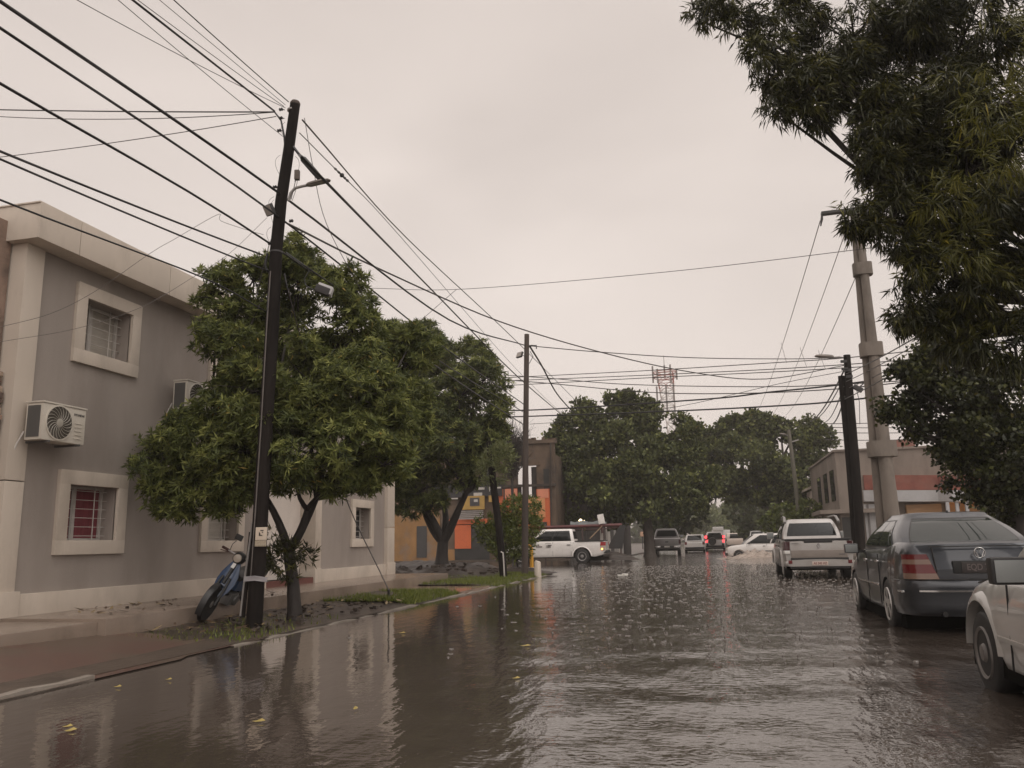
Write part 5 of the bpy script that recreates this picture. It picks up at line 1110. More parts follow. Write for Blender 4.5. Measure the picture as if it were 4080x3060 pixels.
# street-side bundle at the twin poles (towards the camera right, and away)
for i, (x0, y0, x1, y1, px, lab) in enumerate(((3372, 1490, 3700, 1295, 5, 'uppermost of the cables rising right from the twin poles across the concrete pole'), (3372, 1520, 3760, 1290, 4, 'second of the cables rising right from the twin poles'), (3384, 1545, 3790, 1320, 4, 'third of the cables rising right from the twin poles'), (3366, 1590, 3740, 1360, 5, 'lowest of the cables rising right from the twin poles'))):
    b = aY(x0, y0, YW - .2); a = aY(x1, y1, 17); cable(lab, [b, ext(b, a, 1.5)], px, M_cable2, .1, 'cables along the right pavement')
for i, (x0, y0, x1, y1, px, lab) in enumerate(((3362, 1478, 3232, 1680, 5, 'leftmost of the cables falling away left from the twin poles'), (3366, 1500, 3250, 1670, 3.6, 'second of the cables falling away left from the twin poles'), (3362, 1540, 3290, 1680, 3.6, 'third of the cables falling away left from the twin poles'), (3366, 1580, 3312, 1690, 5, 'rightmost of the cables falling away left from the twin poles'))):
    a = aY(x0, y0, YW + .1); b = aY(x1, y1, 58); cable(lab, [a, b], px, M_cable2, .25, 'cables along the right pavement')
for i, (x0, y0, x1, y1, lab) in enumerate(((3268, 880, 3005, 1665, 'left conductor falling from the concrete pole arm to the far trees'), (3384, 880, 3075, 1660, 'middle conductor falling from the concrete pole to the far trees'), (3428, 1060, 3130, 1655, 'right conductor falling from the concrete pole to the far trees'))):
    a, b = aY(x0, y0, YC), aY(x1, y1, 90); cable(lab, [a, b], 1.7, M_cable3, .6, 'high conductors from the concrete pole')
for i, ((x0, y0), (x1, y1), lab) in enumerate((((3112, 1365), (3134, 1445), 'left short dropper wire hanging from the high conductors'), ((3188, 1385), (3214, 1462), 'middle short dropper wire hanging from the high conductors'), ((3260, 1395), (3288, 1468), 'right short dropper wire hanging from the high conductors'))):
    cable(lab, [aY(x0, y0, 40), aY(x1, y1, 36)], 2, M_cable3, .02, 'dropper wires')
cable('long thin wire crossing the open sky from the near tree to the overhanging tree', [aY(1470, 1148, 20), aY(1845, 1152, 20), aY(2640, 1085, 19), aY(3403, 996, 17), aY(3700, 952, 16), aY(4200, 870, 14)], 2.6, M_cable2)
cable('short thin wire slanting under the thick cables in mid sky', [aY(1650, 1300, 21), aY(1820, 1152, 21)], 2, M_cable2, 0)
# ================================================================== VEHICLES  (local axes: y forward from the rear bumper, x right, z up from the tyre contact)
def paint(name, col, metal=0.0, rough=0.3, dirt=None, damt=0.4):
    return mat(name, col, rough, 0.05, 2.0, metal=metal, coat=0.7, dirt=dirt, dscale=1.6, damt=damt)
M_tyre = mat('wet_tyre', (0.018, 0.017, 0.017), 0.55, 0.2)
M_rim = mat('alloy_rim', (0.50, 0.48, 0.46), 0.3, 0.1, metal=0.5)
M_steel = mat('steel_rim', (0.33, 0.31, 0.30), 0.35, 0.1, metal=0.4)
M_dirtyrim = mat('dirty_steel_rim', (0.15, 0.135, 0.125), 0.5, 0.3, 8)
M_under = mat('shade_black_underbody', (0.006, 0.0055, 0.005), 0.9, 0.1, spec=0.05)  # car underside, near-black so the shade beneath is held in its colour
M_plast = mat('black_plastic', (0.022, 0.021, 0.021), 0.45, 0.1)
M_cgl = mat('car_glass', (0.008, 0.009, 0.009), 0.05, 0.1, spec=0.3)
M_cgl2 = mat('green_car_glass', (0.030, 0.037, 0.035), 0.04, 0.1, spec=0.8)
M_chr = mat('chrome', (0.62, 0.61, 0.60), 0.15, 0.05, metal=0.9)
M_tred = mat('tail_red', (0.13, 0.012, 0.014), 0.15, 0.1, coat=0.5)
M_tclr = mat('tail_clear', (0.42, 0.36, 0.30), 0.15, 0.1, coat=0.5)
M_tclr2 = mat('tail_amber_clear', (0.22, 0.14, 0.105), 0.15, 0.15, coat=0.5)
M_tdk = mat('tail_dark_red', (0.045, 0.010, 0.012), 0.15, 0.1, coat=0.5)
M_mir = mat('mirror_glass', (0.26, 0.27, 0.265), 0.35, 0.06, metal=0.3)
M_plate = mat('number_plate_white', (0.62, 0.50, 0.44), 0.5, 0.05)
M_pink = mat('plate_print', (0.22, 0.085, 0.07), 0.5)

def sm(pts, y, k=5):
    x = np.array([p[0] for p in pts]); v = np.array([p[1] for p in pts]); z = np.interp(y, x, v)
    if k: ker = np.ones(k) / k; z = np.convolve(np.pad(z, k // 2, 'edge'), ker, 'valid')
    return z
SEC = [(0, .90), (.06, .955), (.2, .985), (.38, 1), (.55, 1), (.72, .985), (.86, .955), (.95, .92), (1, .86)]
def body(s, L, top, half, low, arches, crown=0.02, N=120, mi=0, sec=SEC):
    ys = sorted(set(np.round(np.concatenate([np.linspace(0, L, N)] + [np.linspace(a[0] - a[1], a[0] + a[1], 26) for a in arches]), 4)))
    ys = np.array(ys); zt = sm(top, ys); hw = sm(half, ys); zl = sm(low, ys, 3); P = []
    for y, t, h, l in zip(ys, zt, hw, zl):
        zb = l
        for (yc, r, zc) in arches:
            if abs(y - yc) <= r: zb = max(zb, zc + math.sqrt(max(0, r * r - (y - yc) ** 2)))
        right = [(0, y, zb)]
        for (u, f) in sec:
            z = zb + (t - zb) * u; q = np.interp((z - l) / (t - l), [a for a, _ in sec], [b for _, b in sec]); right.append((h * q, y, z))
        right += [(h * .45, y, t + crown * .8), (0, y, t + crown)]
        P.append(right + [(-x, yy, z) for (x, yy, z) in right[-2:0:-1]])
    s.grid(P, mi, closed=True); n = len(P[0]); s.add(P[0], [tuple(range(n - 1, -1, -1))], mi); s.add(P[-1], [tuple(range(n))], mi)
class House:
    """the glazed upper part: belt ring to roof ring"""
    def __init__(h, rb, fb, rr, fr, wb, wr, zb, zr, bow_r=.05, bow_f=.12, bulge=.02, crown=.035, k=.07):
        h.__dict__.update(locals())
    def par(h, v):
        e = math.sin(PI * v) * h.bulge
        return h.wb + (h.wr - h.wb) * v ** 1.45 + e, h.rb + (h.rr - h.rb) * v ** 1.22, h.fb + (h.fr - h.fb) * v ** 1.22, h.zb + (h.zr - h.zb) * v
    def side(h, sg, s_, v, off=0):
        w_, r, f, z = h.par(v); return (sg * (w_ * (1 - h.k * (abs(2 * s_ - 1) ** 8)) + off), r + (f - r) * s_, z)
    def front(h, q, v, off=0):
        w_, r, f, z = h.par(v); return (q * w_ * (1 - h.k), f + h.bow_f * (1 - q * q) + off, z + off * .3)
    def rear(h, q, v, off=0):
        w_, r, f, z = h.par(v); return (q * w_ * (1 - h.k), r - h.bow_r * (1 - q * q) - off, z + off * .3)
    def build(h, s, mi=0):
        P = []
        S = np.linspace(0, 1, 15); Qv = np.linspace(-1, 1, 11)
        def ring(v): return [h.side(1, a, v) for a in S] + [h.front(q, v) for q in Qv[::-1][1:-1]] + [h.side(-1, a, v) for a in S[::-1]] + [h.rear(q, v) for q in Qv[1:-1]]
        for v in np.linspace(0, 1, 8): P.append(ring(v))
        R = np.array(P[-1]); c = R.mean(0)
        for sc_, dz in ((.96, .55), (.86, .8), (.6, .95), (.25, 1)): 
            q = c + (R - c) * sc_; q[:, 2] = h.zr + h.crown * dz; P.append([tuple(a) for a in q])
        s.grid(P, mi, closed=True); n = len(P[0]); s.add(P[-1], [tuple(range(n))], mi); s.add(P[0], [tuple(range(n - 1, -1, -1))], mi)
    def pane(h, kind, name, parent, a0, a1, v0, v1, m=None, rim=True, sg=1, slant=(0, 0)):
        """a patch of glass set in a black gasket; slant shifts its ends from bottom to top"""
        m = m or M_cgl
        def patch(e, off):
            P = []
            for v in np.linspace(v0 - e, v1 + e, 6):
                u = (v - v0) / (v1 - v0); b0, b1 = a0 + slant[0] * u - e * .55, a1 + slant[1] * u + e * .55
                P.append([{'side': lambda a: h.side(sg, a, v, off), 'front': lambda a: h.front(a, v, off), 'rear': lambda a: h.rear(a, v, off)}[kind](a) for a in np.linspace(b0, b1, 9)])
            return P
        d = {'side': (sg * .004, 0, 0), 'front': (0, .004, .001), 'rear': (0, -.004, .001)}[kind]
        s = MB(); s.slab(patch(0, .0045), d); o = s.build(name, m, parent, smooth=40)
        if rim:
            s = MB(); s.slab(patch(.035, .001), tuple(c * .6 for c in d)); g = s.build('gasket', M_plast, parent, smooth=40); g.parent = o
        return o
def wheel(parent, x, y, r, wd, side, kind='alloy', rr=.66, m=None):
    zc = r; sg = side
    s = MB(); pr = [(r * rr, -wd / 2), (r * .9, -wd / 2), (r * .97, -wd * .44), (r, -wd * .34), (r, wd * .34), (r * .97, wd * .44), (r * .9, wd / 2), (r * rr, wd / 2)]
    s.lathe([(a, b * 1) for a, b in pr], 28, (x, y, zc), 'x'); o = s.build('wheel', M_tyre, parent, smooth=40)
    s = MB(); xo = x + sg * wd * .42; R = r * rr
    s.lathe([(R * 1.02, sg * .012), (R * .98, sg * .03), (R * .88, sg * .02), (R * .84, -sg * .04)], 28, (xo, y, zc), 'x')
    if kind == 'alloy':
        for k in range(5):
            a = 2 * PI * k / 5 + .3
            for da in (-.13, .13):
                p, q = (xo + sg * .012, y + .05 * math.cos(a), zc + .05 * math.sin(a)), (xo + sg * .008, y + R * .9 * math.cos(a + da), zc + R * .9 * math.sin(a + da)); s.bar(p, q, .032, .03, up=(1, 0, 0))
        s.lathe([(.065, -sg * .02), (.065, sg * .02), (.03, sg * .03)], 14, (xo, y, zc), 'x')
    else:
        s.lathe([(R * .86, sg * .0), (R * .7, sg * .012), (R * .62, -sg * .012), (R * .38, sg * .012), (R * .3, sg * .035), (.02, sg * .04)], 24, (xo, y, zc), 'x')
    q = s.build('rim', m or (M_rim if kind == 'alloy' else M_steel), parent, smooth=40); q.parent = o
    s = MB(); s.lathe([(R * .85, 0), (R * .84, .01)], 20, (x, y, zc), 'x'); q = s.build('brake_disc', M_under, parent); q.parent = o
def arch_lip(parent, x, yc, r, zc, sg, m, w=.035, t=.03, a0=0.05, zmin=0.12):
    P = []
    for a in np.linspace(a0, PI - a0, 22):
        c, z = math.cos(a), math.sin(a); P.append([(x - sg * .02, yc + c * (r - .005), zc + z * (r - .005)), (x + sg * t, yc + c * r, zc + z * r), (x + sg * t * .7, yc + c * (r + w), zc + z * (r + w)), (x - sg * .02, yc + c * (r + w * 1.5), zc + z * (r + w * 1.5))])
    s = MB(); s.grid(P); return s.build('wheel_arch', m, parent, smooth=50)
def side_mirror(parent, x, y, z, sg, m, w=.19, h=.13, d=.09):
    s = MB(); s.box((x, y + d / 2, z), (w, d, h)); o = s.build('side_mirror', m, parent, bevel=.03)
    s = MB(); s.box((x, y - .003, z), (w * .84, .006, h * .8)); q = s.build('mirror_glass', M_mir, parent, bevel=.002); q.parent = o
    s = MB(); s.bar((x - sg * w * .4, y + d * .5, z - h * .3), (x - sg * (w * .5 + .10), y + d * .6, z - h * .35), .05, .04); q = s.build('mirror_arm', M_plast, parent); q.parent = o
    return o
def lines(parent, name, segs, m, w=.008, t=.006):
    for p, q in segs: s = MB(); s.bar(p, q, w, t); s.build(name, m, parent)
ZR = -0.045                                             # street surface under the flood water

# ---------------------------------------------------------------- dark grey sedan
P_bora = paint('dark_grey_metallic', (0.056, 0.060, 0.069), 0.5, 0.28)
car = thing('parked_sedan', 'dark grey metallic sedan parked at the right kerb, seen from behind, wet rear window', 'car', (2.97, 10.70, ZR), 0)
s = MB(); WH = .868
ar = [(.95, .345, .305), (3.463, .345, .305)]
body(s, 4.376, [(0, .60), (.015, .90), (.05, 1.025), (.12, 1.07), (.5, 1.085), (.75, 1.08), (1.2, 1.025), (3.0, .97), (3.3, .94), (4.0, .80), (4.25, .70), (4.376, .56)],
     [(0, .56), (.03, .66), (.10, .755), (.25, .82), (.5, .855), (.8, WH), (3.4, WH), (3.9, .835), (4.2, .74), (4.376, .52)], [(0, .36), (.05, .29), (.3, .24), (.6, .20), (3.8, .20), (4.1, .24), (4.376, .3)], ar, crown=.012)
H = House(.42, 3.12, 1.20, 2.30, .775, .52, .97, 1.408, bow_r=.12, bow_f=.24, bulge=.03, crown=.058); H.build(s)
s.build('body', P_bora, car, smooth=38)
H.pane('rear', 'rear_window', car, -.86, .86, .27, .90, M_cgl2)
H.pane('front', 'windscreen', car, -.9, .9, .06, .92)
for sg in (-1, 1):
    H.pane('side', 'window', car, .485, .90, .14, .88, M_cgl2, sg=sg, slant=(.03, -.05)); H.pane('side', 'window', car, .215, .465, .14, .88, M_cgl2, sg=sg, slant=(.03, .03)); H.pane('side', 'quarter_window', car, .13, .20, .16, .80, M_cgl2, sg=sg, slant=(.07, .03), rim=False)
    for y in (.95, 3.463): wheel(car, sg * .765, y, .312, .20, sg); arch_lip(car, sg * .835, y, .345, .305, sg, P_bora)
    side_mirror(car, sg * .985, 2.72, .985, sg, P_bora, .20, .14)
    for y in (1.43, 2.30): s = MB(); s.box((sg * .872, y, .835), (.035, .19, .03)); s.build('door_handle', M_chr, car, bevel=.012)
    lines(car, 'door_seam', [((sg * .872, 1.36, .27), (sg * .868, 1.36, .93)), ((sg * .872, 2.23, .24), (sg * .868, 2.23, .93)), ((sg * .872, 3.12, .3), (sg * .845, 3.12, .90))], M_plast, .008, .012)
    s = MB(); s.bx(sg * .855, sg * .885, 1.40, 3.02, .515, .545); s.build('chrome_strip', M_chr, car, bevel=.006); s = MB(); s.bx(sg * .83, sg * .862, .10, .52, .50, .525); s.build('chrome_strip', M_chr, car, bevel=.006)
    s = MB()                                             # wrap-round tail light: red, clear band, red, clear band
    def tl(y0, z): 
        return [(sg * .49, -.012, z), (sg * .60, .0, z), (sg * .69, .035, z), (sg * .765, .11, z), (sg * .80, .19, z)]
    zz = [.66, .725, .785, .83, .885, .945]; mi_ = [1, 0, 0, 1, 0]
    for a, b, mm in zip(zz, zz[1:], mi_):
        ina = (a - .665) * .13; inb = (b - .665) * .13
        Pa = [[p[0] + sg * (.10 * ((a - .665) / .27) - .03) * (i == 0), p[1] + (a - .8) * .12, a] for i, p in enumerate(tl(0, a))]; Pb = [[p[0] + sg * (.10 * ((b - .665) / .27) - .03) * (i == 0), p[1] + (b - .8) * .12, b] for i, p in enumerate(tl(0, b))]
        s.slab([Pa, Pb], (sg * .012, -.024, 0), mm)
    s.build('tail_light', [M_tred, M_tclr2], car, smooth=50)
cu = [(-.875, .55), (-.865, .36), (-.84, .22), (-.78, .08), (-.69, -.01), (-.56, -.055), (-.3, -.085), (0, -.095), (.3, -.085), (.56, -.055), (.69, -.01), (.78, .08), (.84, .22), (.865, .36), (.875, .55)]
s = MB(); s.grid([[(x * k, y + d, z) for x, y in cu] for z, d, k in ((.645, .09, .975), (.64, .02, .995), (.60, .0, 1), (.52, .0, 1), (.50, .012, .995), (.38, .015, .99), (.30, .04, .975), (.235, .09, .95), (.23, .3, .94))]); s.build('rear_bumper', P_bora, car, smooth=50)
s = MB(); s.slab([[(x, y - .004, z) for x, y in cu[4:11]] for z in (.515, .535)], (0, -.008, 0)); s.build('bumper_strip', M_chr, car, smooth=40)
s = MB(); s.bx(-.30, .30, -.016, .05, .72, .865); s.build('plate_recess', mat('recess_black', (0.012, 0.012, 0.012), .5), car, bevel=.015)
s = MB(); s.bx(-.21, .21, -.026, -.014, .728, .852); pl_ = s.build('number_plate', mat('dark_old_plate', (0.04, 0.032, 0.030), .5), car, bevel=.006)
q = text_mesh('plate_lettering', 'EQD 733', .10, (0, -.028, .79), (1, 0, 0), (0, 0, 1), mat('plate_letter_dull', (0.13, 0.105, 0.10), .5), pl_, .002, bold=.002, sx=.82)
lines(car, 'boot_seam', [((-.47, -.010, .66), (-.50, .03, 1.02)), ((.47, -.010, .66), (.50, .03, 1.02)), ((-.555, -.018, .655), (.555, -.018, .655)), ((-.53, .045, 1.03), (.53, .045, 1.03))], M_plast, .012, .012)
s = MB(); n = 30                                       # round ring badge with the two stacked letters
ring = [(.058 * math.cos(a), -.012, .955 + .058 * math.sin(a)) for a in np.linspace(0, 2 * PI, n)]
s.tube(ring, .006, 6)
for seg in ([(-.034, .045), (-.010, -.004), (0, .018), (.010, -.004), (.034, .045)][0:0], [(-.018, .052), (0, .010), (.018, .052)], [(-.046, .022), (-.018, -.050), (0, -.008), (.018, -.050), (.046, .022)]):
    if len(seg) > 1: s.tube([(a, -.014, .955 + b) for a, b in seg], .0055, 5)
s.build('badge', M_chr, car, smooth=60)
s = MB(); s.tube([(0, 1.20, 1.43), (0, 1.15, 1.47)], [.02, .012], 8); s.build('antenna_base', M_plast, car)
s = MB(); s.bx(-.78, .78, .42, 4.0, .06, .33); s.build('underbody', M_under, car)  # underside set low, its black filling the shaded gap below the bumper
s = MB(); s.tube([(-.45, .02, .27), (-.45, -.07, .265)], .03, 8); s.build('exhaust', M_plast, car)

# ---------------------------------------------------------------- near pale car at the right edge
P_near = paint('pale_silver_paint', (0.44, 0.42, 0.395), 0.15, 0.35, dirt=(0.30, 0.27, 0.235), damt=.4)
car = thing('parked_car', 'pale silver car at the right edge, its front wheel standing in the water', 'car', (2.73, 3.62, ZR), 0)
s = MB(); ar = [(.85, .36, .31), (3.40, .375, .31)]; WH = .84
body(s, 4.25, [(0, .62), (.05, .93), (.3, .96), (1.0, .94), (2.55, .90), (2.9, .885), (3.5, .83), (3.95, .765), (4.15, .68), (4.25, .52)],
     [(0, .62), (.15, .78), (.5, WH), (3.3, WH), (3.6, .825), (3.9, .775), (4.1, .69), (4.25, .52)], [(0, .32), (.4, .22), (3.6, .21), (4.25, .30)], ar, crown=.03)
H = House(.25, 2.95, .75, 2.15, .77, .58, .90, 1.40, bow_f=.15); H.build(s); s.build('body', P_near, car, smooth=38)
H.pane('front', 'windscreen', car, -.9, .9, .06, .92); H.pane('rear', 'rear_window', car, -.8, .8, .1, .88)
for sg in (-1, 1):
    H.pane('side', 'window', car, .5, .88, .12, .88, sg=sg, slant=(.02, -.06)); H.pane('side', 'window', car, .12, .47, .12, .88, sg=sg, slant=(.05, .02))
    for y in (.85, 3.40): wheel(car, sg * .735, y, .305, .19, sg, 'steel', .62, M_dirtyrim); arch_lip(car, sg * .80, y, .375, .31, sg, P_near, .05, .05)
    side_mirror(car, sg * .985, 2.02, .955, sg, M_plast, .25, .165, .11)
    s = MB(); s.bx(sg * .825, sg * .85, 1.15, 3.0, .44, .475); s.build('side_strip', P_near, car, bevel=.01)
    lines(car, 'door_seam', [((sg * .843, 2.75, .27), (sg * .82, 2.75, .86)), ((sg * .843, 1.75, .25), (sg * .838, 1.75, .88))], M_plast, .008, .012)
    s = MB(); s.box((sg * .845, 1.92, .76), (.03, .17, .03)); s.build('door_handle', M_plast, car, bevel=.008)
    s = MB(); s.box((sg * .46, 4.12, .60), (.24, .12, .12)); s.build('headlight', M_tclr, car, bevel=.03)
lines(car, 'bonnet_seam', [((-.70, 2.92, .905), (-.66, 3.95, .785)), ((.70, 2.92, .905), (.66, 3.95, .785))], M_plast, .012, .012)
s = MB(); s.bx(-.80, .80, .4, 3.8, .17, .36); s.build('underbody', M_under, car)
s = MB(); s.bx(-.62, .62, 4.12, 4.30, .36, .52); s.build('front_bumper', M_plast, car, bevel=.03)

# ---------------------------------------------------------------- pickup builder
def pickup(name, label, loc, rz, L, Wd, Hh, P_, wb, ro, tyre, bedlen, cab_r, hood, zbed, rim='alloy', rails=False, topz=None, fender=False):
    car = thing(name, label, 'pickup', loc, rz); h = Wd / 2
    ar = [(ro, tyre * 1.24, tyre), (ro + wb, tyre * 1.24, tyre)]; s = MB(); lo = tyre * .95
    body(s, L, [(0, zbed - .05), (.03, zbed), (bedlen, zbed + .01), (bedlen + .05, zbed + .02), (hood, zbed + .03), (hood + .1, zbed), (L - .35, zbed - .10), (L - .1, zbed - .2), (L, zbed - .42)],
         [(0, h * .93), (.05, h * .955), (.4, h * .985), (L - .8, h * .985), (L - .3, h * .9), (L, h * .7)], [(0, lo + .13), (.5, lo), (L - .6, lo), (L, lo + .05)], ar, crown=.0, sec=[(0, .93), (.06, .965), (.2, .985), (.4, 1), (.6, 1), (.8, .99), (.92, .97), (.98, .95), (1, .92)])
    H = House(bedlen, hood + .15, bedlen + cab_r, hood - .62, h * .91, h * .70, zbed, Hh - .04, bow_r=.03, bow_f=.14, bulge=.02, crown=.04); H.build(s); s.build('body', P_, car, smooth=38)
    H.pane('front', 'windscreen', car, -.9, .9, .08, .9)
    H.pane('rear', 'rear_window', car, -.86, .86, .24, .82)
    for sg in (-1, 1):
        H.pane('side', 'window', car, .50, .90, .10, .86, sg=sg, slant=(.01, -.09)); H.pane('side', 'window', car, .08, .47, .10, .86, sg=sg, slant=(.02, .01))
        for y in (ro, ro + wb): wheel(car, sg * (h - .15), y, tyre, .22, sg, rim, .60); arch_lip(car, sg * h * .975, y, tyre * 1.24, tyre, sg, P_ if fender else M_plast if rim == 'x' else P_, .05, .05 if fender else .02)
        for y in (bedlen + .28, bedlen + 1.28): s = MB(); s.box((sg * h * 1.0, y, zbed - .16), (.03, .2, .035)); s.build('door_handle', M_plast, car, bevel=.01)
        lines(car, 'door_seam', [((sg * h * .99, y, lo + .05), (sg * h * .955, y, zbed)) for y in (bedlen + .04, bedlen + .16, bedlen + 1.12, hood - .05)], M_plast, .01, .014)
        side_mirror(car, sg * (h + .10), hood - .18, zbed + .14, sg, P_, .2, .2)
    s = MB(); s.bx(-h * .9, h * .9, .3, L - .4, lo - .05, lo + .22); s.build('underbody', M_under, car)
    return car, H, h
# silver pickup parked ahead of the sedan
P_sil = paint('dusty_silver_paint', (0.40, 0.375, 0.355), 0.2, 0.32, dirt=(0.27, 0.235, 0.205), damt=.55)
car, H, h = pickup('silver_pickup', 'silver double-cab pickup with a black bed cover parked ahead of the dark sedan', (2.66, 23.55, ZR), 0, 4.70, 1.82, 1.66, P_sil, 2.83, .98, .335, 1.35, .28, 3.35, 1.06, fender=True)
z0 = .70
s = MB()
s.prism([(-.70, -.02, .60), (.70, -.02, .60), (.72, -.012, .84), (.70, -.005, 1.03), (.42, -.005, 1.045), (.34, -.005, .985), (-.34, -.005, .985), (-.42, -.005, 1.045), (-.70, -.005, 1.03), (-.72, -.012, .84)], (0, .06, 0)); s.build('tailgate', P_sil, car, bevel=.015)
s = MB(); s.bx(-.71, .71, -.03, .0, .60, .80); s.build('tailgate_step', mat('dirty_silver', (0.24, 0.205, 0.18), .4, .15, 3), car, bevel=.02)
s = MB(); s.bx(-.83, .83, .02, 1.38, 1.055, 1.10); s.bx(-.36, .36, -.01, .06, .99, 1.06); s.build('bed_cover', M_plast, car, bevel=.015)
s = MB(); s.bx(-.73, .73, -.045, .04, .53, .60); s.bx(-.74, .74, -.06, .15, .32, .40); s.build('bumper_step', M_plast, car, bevel=.012)
s = MB(); body(s, .35, [(0, .54), (.35, .55)], [(0, .80), (.06, .86), (.35, .90)], [(0, .38), (.35, .36)], [], N=12); 
for i in range(len(s.v)): s.v[i] = (s.v[i][0], s.v[i][1] - .08, s.v[i][2])
s.build('rear_bumper', P_sil, car, smooth=40)
for sg in (-1, 1):
    s = MB(); s.prism([(sg * .735, -.03, .80), (sg * .87, -.02, .80), (sg * .905, .05, .80), (sg * .905, .16, .80), (sg * .735, .16, .80)], (-sg * .015, .02, .235)); s.build('tail_light', M_tdk, car, bevel=.012)
    s = MB(); s.prism([(sg * .735, -.032, .71), (sg * .865, -.022, .71), (sg * .90, .04, .71), (sg * .90, .10, .71), (sg * .735, .10, .71)], (0, 0, .086)); s.build('reversing_light', mat('white_lens', (.72, .70, .67), .2, coat=.4), car, bevel=.01)
    s = MB(); s.bx(sg * .70, sg * .80, -.095, -.07, .45, .54); s.build('reflector', M_tred, car, bevel=.01)
    s = MB(); s.tube([(sg * .70, 1.45, 1.70), (sg * .70, 1.75, 1.735), (sg * .67, 2.8, 1.72), (sg * .66, 2.95, 1.66)], .024, 8); s.tube([(sg * .72, 1.1, 1.55), (sg * .70, 1.45, 1.70)], .04, 8); s.build('roof_rail', mat('rail_grey', (.28, .27, .26), .4, metal=.3), car, smooth=50)
    s = MB(); s.bx(sg * .905, sg * .93, .15, .55, .50, .78) if False else s.bx(sg * .91, sg * .925, 1.5, 3.1, .36, .42); s.build('side_sill', M_plast, car, bevel=.01)
s = MB(); s.bx(-.20, .20, -.10, -.085, .405, .505); b_ = s.build('number_plate', M_plate, car, bevel=.006)
text_mesh('plate_lettering', 'AE 345 HZ', .085, (0, -.102, .455), (1, 0, 0), (0, 0, 1), M_pink, b_, .002, bold=.002, sx=.86)
s = MB(); o_, i_ = [(0, .075), (.05, 0), (0, -.075), (-.05, 0)], [(0, .045), (.028, 0), (0, -.045), (-.028, 0)]
for k in range(4):
    a, b2 = o_[k], o_[(k + 1) % 4]; c_, d_ = i_[(k + 1) % 4], i_[k]
    s.prism([(p[0], -.012, .915 + p[1]) for p in (a, b2, c_, d_)], (0, -.014, 0))
s.build('badge', M_chr, car)
s = MB(); s.bx(-.68, -.50, -.022, -.01, .975, .985); s.bx(.50, .66, -.036, -.026, .675, .70); s.build('model_strip', mat('badge_dark', (.15, .14, .14), .3, metal=.5), car)
# white double cab pickup crossing
P_wht = paint('white_paint', (0.74, 0.70, 0.665), 0, 0.33, dirt=(0.50, 0.45, 0.41), damt=.35)
rzR = PI / 2 + math.radians(2)
rw = G(2320, 2241)
ro = 1.22
loc = np.array([rw[0] + .0, rw[1] + .70, -.06]); fdir = np.array([-math.sin(rzR), math.cos(rzR), 0]); loc = loc - fdir * ro
car, H, h = pickup('white_pickup', 'white double-cab pickup numbered 186 crossing at the corner behind the bush', loc, rzR, 5.30, 1.85, 1.80, P_wht, 3.22, ro, .375, 1.62, .12, 3.95, 1.13, 'steel')
sgv = -1 if False else 1
# the flank facing the camera is local -x when heading left of the camera ... find it
side = 1 if (np.array([math.cos(rzR), math.sin(rzR)]) @ (np.array([0, 0]) - loc[:2])) > 0 else -1
for sg in (-1, 1):
    s = MB(); s.bx(sg * (h - .10), sg * (h + .0), .03, 1.58, 1.13, 1.175); s.build('bed_rail', M_plast, car, bevel=.01)
    s = MB(); s.prism([(sg * (h - .075), -.012, .70), (sg * (h + .004), .10, .70), (sg * (h + .004), .23, .80), (sg * (h + .0), .24, 1.0), (sg * (h - .09), -.012, 1.0)], (0, 0, .0001 + .0)) if False else None
    zz = [(.66, .10, .15), (.78, .06, .24), (.90, .03, .27), (1.0, .03, .25), (1.09, .04, .23)]; s = MB()
    for (a, b2), mm in zip(zip(zz, zz[1:]), (1, 1, 0, 0)):
        s.slab([[(sg * (h - .06), -.02, a[0]), (sg * (h + .0), a[1], a[0]), (sg * (h + .006), a[2], a[0])], [(sg * (h - .06), -.02, b2[0]), (sg * (h + .0), b2[1], b2[0]), (sg * (h + .006), b2[2], b2[0])]], (sg * .012, -.008, 0), mm)
    q = s.build('tail_light', [mat('tail_red_bright', (.30, .02, .025), .2, coat=.4), M_tclr], car)
    s = MB(); s.bx(sg * (h + .008), sg * (h + .026), .13, .20, .69, .77); e_ = s.build('indicator', emis('amber_lit', (1, .42, .08), 5), car, bevel=.008); e_.parent = q
s = MB(); s.bx(-.86, .86, -.10, .16, .50, .66); s.build('rear_bumper', M_plast, car, bevel=.03)
xs_ = side * (h + .004); xd = (0, -1, 0) if side > 0 else (0, -1, 0)
xd = (0, 1, 0) if side > 0 else (0, -1, 0)
M_prt = mat('door_print', (.13, .11, .10), .5)
text_mesh('lettering', '186', .19, (xs_, 2.98, .905), xd, (0, 0, 1), M_prt, car, .004, bold=.004)
sgn = 1 if side > 0 else -1
s = MB()
for i in range(7):
    u0, u1 = -.15 + i * .043, -.15 + (i + 1) * .043; a0, a1 = .035 * (1 - (u0 / .16) ** 2), .035 * (1 - (u1 / .16) ** 2)
    s.prism([(xs_, 2.98 + sgn * u0, 1.03 + a0), (xs_, 2.98 + sgn * u1, 1.03 + a1), (xs_, 2.98 + sgn * u1, 1.055 + a1), (xs_, 2.98 + sgn * u0, 1.055 + a0)], (side * .003, 0, 0))
s.prism([(xs_, 3.30, .86), (xs_, 3.62, .86), (xs_, 3.63, .93), (xs_, 3.29, .93)], (side * .003, 0, 0)); s.prism([(xs_, 3.44, .93), (xs_, 3.50, .93), (xs_, 3.54, .99), (xs_, 3.49, 1.03), (xs_, 3.45, .99)], (side * .003, 0, 0))
s.build('door_emblem', mat('door_print_pale', (.24, .21, .20), .5), car)
